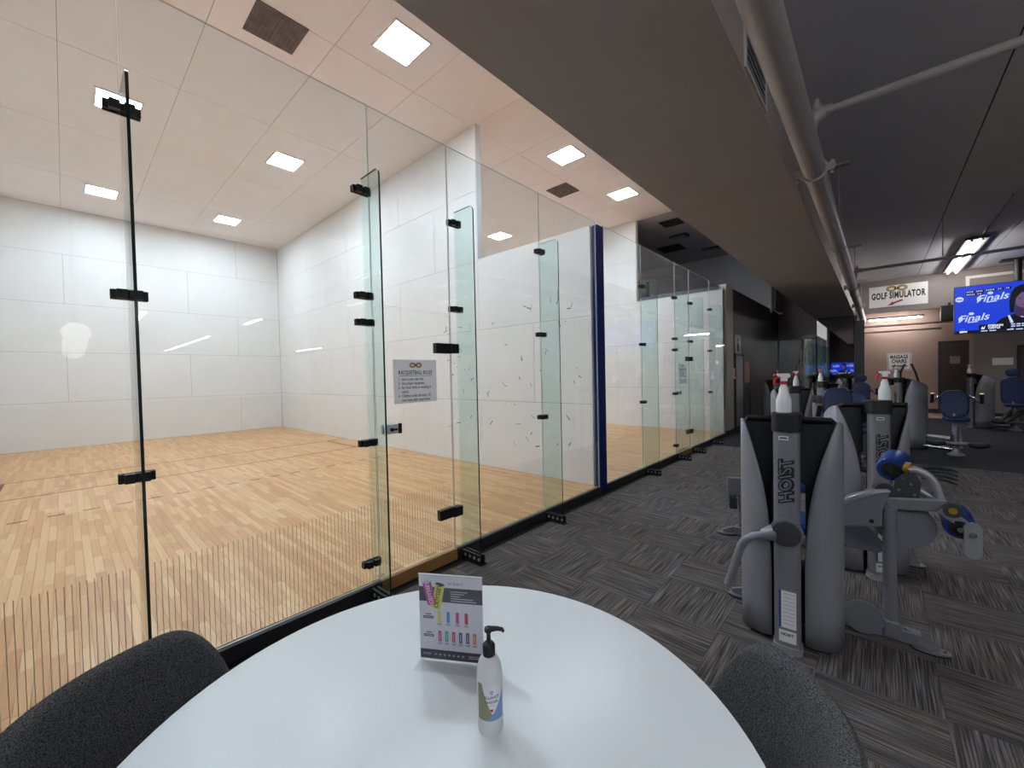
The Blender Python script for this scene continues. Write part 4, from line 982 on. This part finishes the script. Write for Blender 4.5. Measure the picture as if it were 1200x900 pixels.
# --- machine 1: leg machine in front
m1 = thing('leg_machine', 'grey weight machine nearest the table with leg rollers', 'exercise machine', (-.40, 2.80, 0), math.radians(4), 'weight machines')
tower(m1); grip_handle(m1, z=.715)
def leg_station(root, dx=0, dy=0):
    """leg arm assembly at the right of a tower; local coordinates"""
    def q(x, y, z): return (x+dx, y+dy, z)
    MB().bar(q(-.05, .50, .075), q(.62, .50, .06), .06, .075).build('base_rail', 'machine_grey', root, bev=.006)
    foot(q(.66, .50, 0), (1, .05, 0), root); 
    MB().prism(ell(.36+dx, .12, .10, .10, 24), 'y', .455+dy, .47+dy).build('cam_cover', 'machine_grey', root, smooth=True)
    MB().tube([q(.49, .50, .10), q(.485, .50, .20)], .037, 16).build('post_socket', 'machine_grey', root, smooth=True)
    MB().box(q(.452, .455, .04), q(.528, .545, .14)).build('post_bracket', 'machine_grey', root, bev=.01)
    MB().tube([q(.488, .50, .10), q(.482, .50, .80)], .033, 18).build('post', 'machine_grey', root, smooth=True)
    MB().lathe([(.037, 0), (.037, .02), (.02, .03)], 16, q(.482, .50, .80)).build('post_cap', 'machine_grey', root, smooth=True)
    # horizontal arm and roller arm
    MB().bar(q(.47, .53, .835), q(.73, .53, .865), .03, .07).build('leg_arm', 'machine_grey', root, bev=.006)
    MB().disc(q(.745, .53, .85), (0, -1, 0), .04, .045, 20).build('arm_pivot', 'charcoal', root, smooth=True); MB().disc(q(.745, .482, .85), (0, -1, 0), .018, .006, 12).build('pivot_bolt', 'brass', root)
    MB().bar(q(.70, .50, .85), q(.815, .50, .755), .022, .055).build('drop_arm', 'machine_grey', root, bev=.006)
    MB().prism(rrect(.785+dx, .60, .855+dx, .80, .033), 'y', .47+dy, .485+dy).build('end_plate', 'bright_grey', root, smooth=True)
    MB().disc(q(.82, .468, .735), (0, -1, 0), .014, .008, 10).build('bolt', 'chrome', root)
    roller(q(.775, .50, .755), q(.80, .78, .765), .068, root)
    # upper roller with bracket and bent tube
    roller(q(.50, .60, 1.03), q(.55, .86, 1.05), .075, root)
    MB().prism([(.50+dx, .87), (.515+dx, .98), (.56+dx, 1.03), (.60+dx, 1.03), (.63+dx, .98), (.62+dx, .87)], 'y', .56+dy, .57+dy).build('adjust_plate', 'charcoal', root)
    for a, b in ((.55, .99), (.585, .96), (.60, .90), (.53, .92)): MB().disc(q(a, .56, b), (0, -1, 0), .009, .006, 10).build('bolt', 'chrome', root)
    MB().tube([q(.575, .57, 1.045)]+bez(q(.60, .57, 1.05), q(.68, .57, 1.03), q(.695, .57, .95), 6)+[q(.715, .56, .87)], .021, 12).build('bent_tube', 'bright_grey', root, smooth=True)
    MB().tube([q(.56, .575, 1.06), q(.58, .565, 1.055)], .032, 14).build('tube_cap', 'brass', root)
    MB().tube([q(.60, .62, .93), q(.71, .60, .87)], .024, 12).build('lower_tube', 'bright_grey', root, smooth=True)
    for k in range(4): MB().tube(bez(q(.66, .80, 1.02-.022*k), q(.74, .84, 1.045-.024*k), q(.82, .80, 1.015-.026*k), 6), [.004, .009, .010, .010, .010, .009, .004], 8).build('foot_tread', 'black_plastic', root, smooth=True)
    # big cam plate and fairings between tower and post
    MB().disc(q(.56, .60, .70), (0, -1, 0), .14, .02, 32).build('cam_disc', 'machine_grey', root, smooth=True)
    MB().prism([(.22+dx, .66), (.22+dx, .77), (.30+dx, .86), (.40+dx, .905), (.485+dx, .92), (.47+dx, .87), (.45+dx, .80), (.45+dx, .70)], 'y', .46+dy, .56+dy).build('fairing', 'machine_grey', root, bev=.01)
    MB().tube(bez(q(.22, .455, .775), q(.34, .455, .90), q(.485, .455, .925), 8), [.012, .016, .018, .018, .018, .018, .016, .012, .006], 10).build('fairing_rim', 'bright_grey', root, smooth=True)
    MB().disc(q(.40, .458, .73), (0, -1, 0), .012, .004, 10).build('bolt', 'black_metal', root)
    MB().prism([(.24+dx, .42), (.46+dx, .42), (.50+dx, .46), (.40+dx, .58), (.24+dx, .64)], 'y', .80+dy, .88+dy).build('rear_fairing', 'machine_grey', root, bev=.01)
    pad([(-.22+dx, .50), (.14+dx, .50), (.15+dx, .58), (-.22+dx, .58)], 'y', .62+dy, .98+dy, 'seat_pad', 'pad_blue', root)
    MB().tube([q(-.03, .8, .04), q(-.03, .8, .52)], .035, 14).build('seat_post', 'machine_grey', root, smooth=True)
leg_station(m1)
MB().bar((-.30, .52, .06), (-.16, .50, .06), .05, .06).build('side_rail', 'machine_grey', m1); foot((-.34, .52, 0), (-1, .1, 0), m1, .14)
spray(-.42, 2.875, ZT+.006, math.radians(25), 'spray bottle with red trigger on the nearest machine', 1.03)

# --- machine 2
m2 = thing('leg_machine', 'second grey weight machine, behind the nearest one', 'exercise machine', (.02, 4.24, 0), math.radians(24), 'weight machines')
tower(m2); grip_handle(m2, z=.70)
MB().bar((-.1, .5, .06), (-.90, .69, .06), .06, .07).build('base_rail', 'machine_grey', m2, bev=.006); foot((-.97, .71, 0), (-1, .2, 0), m2)
MB().tube([(-.84, .68, .08), (-.84, .68, .48)], .025, 12).build('post', 'machine_grey', m2, smooth=True); B('arm_plate', (-.97, .66, .40), (-.60, .69, .60), 'machine_grey', m2, bev=.03); B('stop_block', (-.95, .64, .28), (-.88, .71, .40), 'charcoal', m2, bev=.01)
MB().tube([(-.78, .70, .56), (-.2, .6, .66)], .028, 12).build('cross_tube', 'bright_grey', m2, smooth=True)
MB().prism([(-.05, .04), (.40, .04), (.34, .22), (.10, .32), (-.05, .32)], 'y', .36, .42).build('base_fairing', 'machine_grey', m2, bev=.01); foot((.38, .36, 0), (1, -.2, 0), m2, .14)
MB().bar((0, .36, .05), (.34, .37, .05), .06, .06).build('side_rail', 'machine_grey', m2)
pad([(-.55, .46), (-.15, .46), (-.15, .54), (-.55, .54)], 'y', .7, 1.1, 'seat_pad', 'pad_blue', m2)
pad(rrect(-.52, .60, -.16, 1.12, .12), 'y', 1.08, 1.16, 'back_pad', 'pad_blue', m2); MB().tube([(-.35, .9, .06), (-.35, .9, .48)], .035, 12).build('seat_post', 'machine_grey', m2, smooth=True)
MB().tube([(-.35, 1.1, .45), (-.35, 1.17, .9)], .03, 12).build('back_post', 'machine_grey', m2, smooth=True)
spray(.035, 4.32, ZT+.006, math.radians(5), 'spray bottle with red trigger on the second machine', 1.0)

# --- seated machines farther away
def seated(root, sx, sy, sz=.62, back=.58, head=False, handles=True, rails=True, bp=.19, m='pad_navy'):
    """seat, backrest and frame beside a tower; local position sx, sy, seat facing -y"""
    if rails:
        MB().tube([(.1 if sx > 0 else -.1, sy*.5+.12, .30), (sx, sy, .30)], .035, 12).build('cross_tube', 'bright_grey', root, smooth=True)
        MB().tube([(.1 if sx > 0 else -.1, sy*.5+.05, .07), (sx, sy-.05, .07)], .04, 12).build('base_tube', 'chrome', root, smooth=True)
    MB().tube([(sx, sy, .05), (sx, sy+.05, sz-.04)], .045, 14).build('seat_post', 'machine_grey', root, smooth=True)
    MB().lathe([(.12, 0), (.12, .02), (.07, .05), (.05, .12)], 20, (sx, sy-.12, 0)).build('front_foot', 'machine_grey', root, smooth=True)
    MB().tube([(sx-.2, sy-.14, .22), (sx+.2, sy-.14, .22)], .03, 12).build('foot_bar', 'machine_grey', root, smooth=True)
    for s_ in (-1, 1):
        MB().tube(bez((sx+s_*.14, sy-.16, .23), (sx+s_*.26, sy-.18, .17), (sx+s_*.40, sy-.17, .24), 5), [.03, .045, .05, .05, .045, .03], 10).build('foot_rest', 'black_plastic', root, smooth=True)
    pad(rrect(sx-bp+.02, sy-.28, sx+bp-.02, sy+.14, .09), 'z', sz, sz+.07, 'seat_pad', m, root, .025)
    o = pad(rrect(-bp, 0, bp, back, .15, 6), 'y', -.04, .04, 'back_pad', m, root, .03); o.location = (sx, sy+.16, sz+.03); o.rotation_euler = (math.radians(-8), 0, 0)
    MB().tube([(sx, sy+.08, sz-.1), (sx, sy+.24, sz+.30)], .035, 12).build('back_post', 'machine_grey', root, smooth=True)
    if head:
        o = pad(rrect(-.12, 0, .12, .20, .09, 6), 'y', -.04, .04, 'head_pad', m, root, .03); o.location = (sx, sy+.25, sz+back+.04)
    if handles:
        for s_ in (-1, 1):
            MB().tube([(sx+s_*.12, sy+.22, sz+.42)]+bez((sx+s_*.19, sy+.2, sz+.43), (sx+s_*.24, sy+.1, sz+.43), (sx+s_*.28, sy+.0, sz+.36), 5)+[(sx+s_*.32, sy-.05, sz+.34)], .022, 10).build('handle_arm', 'chrome', root, smooth=True)
            g_ = MB().tube([(sx+s_*.32, sy-.05, sz+.33), (sx+s_*.31, sy-.12, sz+.50)], .027, 12).build('hand_grip', 'black_plastic', root, smooth=True)
            MB().tube([(sx+s_*.31, sy-.12, sz+.50), (sx+s_*.3095, sy-.123, sz+.512)], .033, 12).build('grip_end', 'brass', g_)
    # rocking linkage under the seat
    MB().bar((sx-.06, sy-.1, .12), (sx-.03, sy+.1, sz-.08), .05, .03).build('rocker_link', 'charcoal', root); MB().bar((sx+.07, sy-.05, .12), (sx+.05, sy+.12, sz-.08), .04, .03).build('rocker_link', 'machine_grey', root)
m3 = thing('chest_machine', 'grey tower machine with blue seat on the black rubber floor', 'exercise machine', (.26, 11.55, 0), math.radians(-62), 'weight machines')
tower(m3, logo=True, base_label=False, tall=1.44)
m3s = bpy.data.objects.new('seat_unit', None); C.objects.link(m3s); m3s.parent = m3; m3s.matrix_local = Matrix.Rotation(math.radians(62), 4, 'Z') @ Matrix.Translation((.80, -.35, 0))
def into(parent, fn):
    before = set(C.objects); fn()
    for o in set(C.objects)-before:
        if o.parent is None: o.parent = parent
# build seat parts directly under the machine with a rotated frame
def seated_rot(root, ang, off, **kw):
    tmp = bpy.data.objects.new('tmp', None); C.objects.link(tmp); seated(tmp, 0, 0, rails=False, **kw)
    Mx = Matrix.Rotation(ang, 4, 'Z') @ Matrix.Translation(off)
    for c in list(tmp.children):
        ml = c.matrix_basis.copy(); c.parent = root; c.matrix_basis = Mx @ ml
    bpy.data.objects.remove(tmp)
    a = Mx @ Vector((0, .05, .28)); b_ = Mx @ Vector((0, -.05, .09))
    MB().tube([(.0, .3, .28), tuple(a)], .035, 12).build('cross_tube', 'bright_grey', root, smooth=True)
    MB().tube([(.0, .25, .09), tuple(b_)], .045, 12).build('base_tube', 'chrome', root, smooth=True)
bpy.data.objects.remove(m3s)
seated_rot(m3, math.radians(62), (.81, -.35, 0), sz=.64, back=.53)
MB().tube([(-.16, .18, 1.36), (-.20, .20, 1.55), (-.10, .22, 1.72)], .018, 8).build('press_link', 'black_plastic', m3); MB().tube([(.16, .30, 1.34), (.10, .28, 1.55), (.02, .26, 1.72)], .018, 8).build('press_link', 'black_plastic', m3)
MB().prism([(-.34, 1.28), (-.20, 1.28), (-.18, 1.42), (-.27, 1.44)], 'y', .02, .2).build('press_cam', 'black_plastic', m3)
spray(.27, 11.50, 1.45, 0, 'spray bottle on the tower below the massage chairs sign')
m4 = thing('press_machine', 'grey tower machine by the dark door with head pad seat', 'exercise machine', (1.78, 16.25, 0), math.radians(-62), 'weight machines')
tower(m4, logo=False, base_label=False, tall=1.44)
seated_rot(m4, math.radians(62), (.76, -.2, 0), sz=.60, back=.72, head=True, handles=False, bp=.20)
for k, (a, b_) in enumerate((((.3, .1), (.75, .3)), ((.35, -.1), (.9, .1)))):
    p0 = Matrix.Rotation(math.radians(62), 4, 'Z') @ Vector((a[0]+.2, a[1]-.4, .2)); p1 = Matrix.Rotation(math.radians(62), 4, 'Z') @ Vector((b_[0], b_[1]-.4, .5))
    MB().tube([tuple(p0), tuple(p1)], .045, 10).build('lever_arm', 'charcoal', m4, smooth=True)
spray(1.79, 16.2, 1.45, 0, 'spray bottle on the tower beside the dark door')
# --- machines of the row seen over the nearest towers
m5 = thing('curl_machine', 'grey tower machine behind the nearest spray bottle', 'exercise machine', (-.93, 7.4, 0), math.radians(20), 'weight machines')
tower(m5, logo=False, base_label=False, tall=1.40); seated_rot(m5, 0, (.62, .15, 0), sz=.62, back=.72, handles=True, m='pad_navy')
spray(-.93, 7.46, 1.41, .3, 'spray bottle left of the navy pad in the machine row')
m6 = thing('press_machine', 'grey tower machine before the mirror with slanted blue pad', 'exercise machine', (-.80, 9.3, 0), math.radians(-30), 'weight machines')
tower(m6, logo=False, base_label=False, tall=1.42); seated_rot(m6, math.radians(30), (.50, -.55, 0), sz=.60, back=.62, handles=True, m='pad_navy')
MB().tube([(.05, -.1, .2), (.05, -.1, 1.15)], .03, 12).build('press_post', 'bright_grey', m6, smooth=True); MB().box((-.03, -.16, 1.05), (.13, -.04, 1.18)).build('press_clamp', 'black_plastic', m6, bev=.01)
spray(-.79, 9.32, 1.43, 1.2, 'spray bottle in front of the mirrored television')
m7 = thing('row_machine', 'dark slim tower machine before the dark taupe wall', 'exercise machine', (-2.05, 13.0, 0), math.radians(30), 'weight machines')
tower(m7, logo=False, base_label=False, tall=1.40); seated_rot(m7, 0, (.7, .3, 0), sz=.62, back=.6, handles=True, m='pad_navy')
spray(-2.05, 13.05, 1.41, .2, 'spray bottle on the slim tower by the taupe wall')
m8 = thing('row_machine', 'grey tower machine just before the tall mirror', 'exercise machine', (-1.1, 14.2, 0), math.radians(-20), 'weight machines')
tower(m8, logo=False, base_label=False, tall=1.42); seated_rot(m8, math.radians(20), (.75, .1, 0), sz=.62, back=.62, head=True, m='pad_navy')
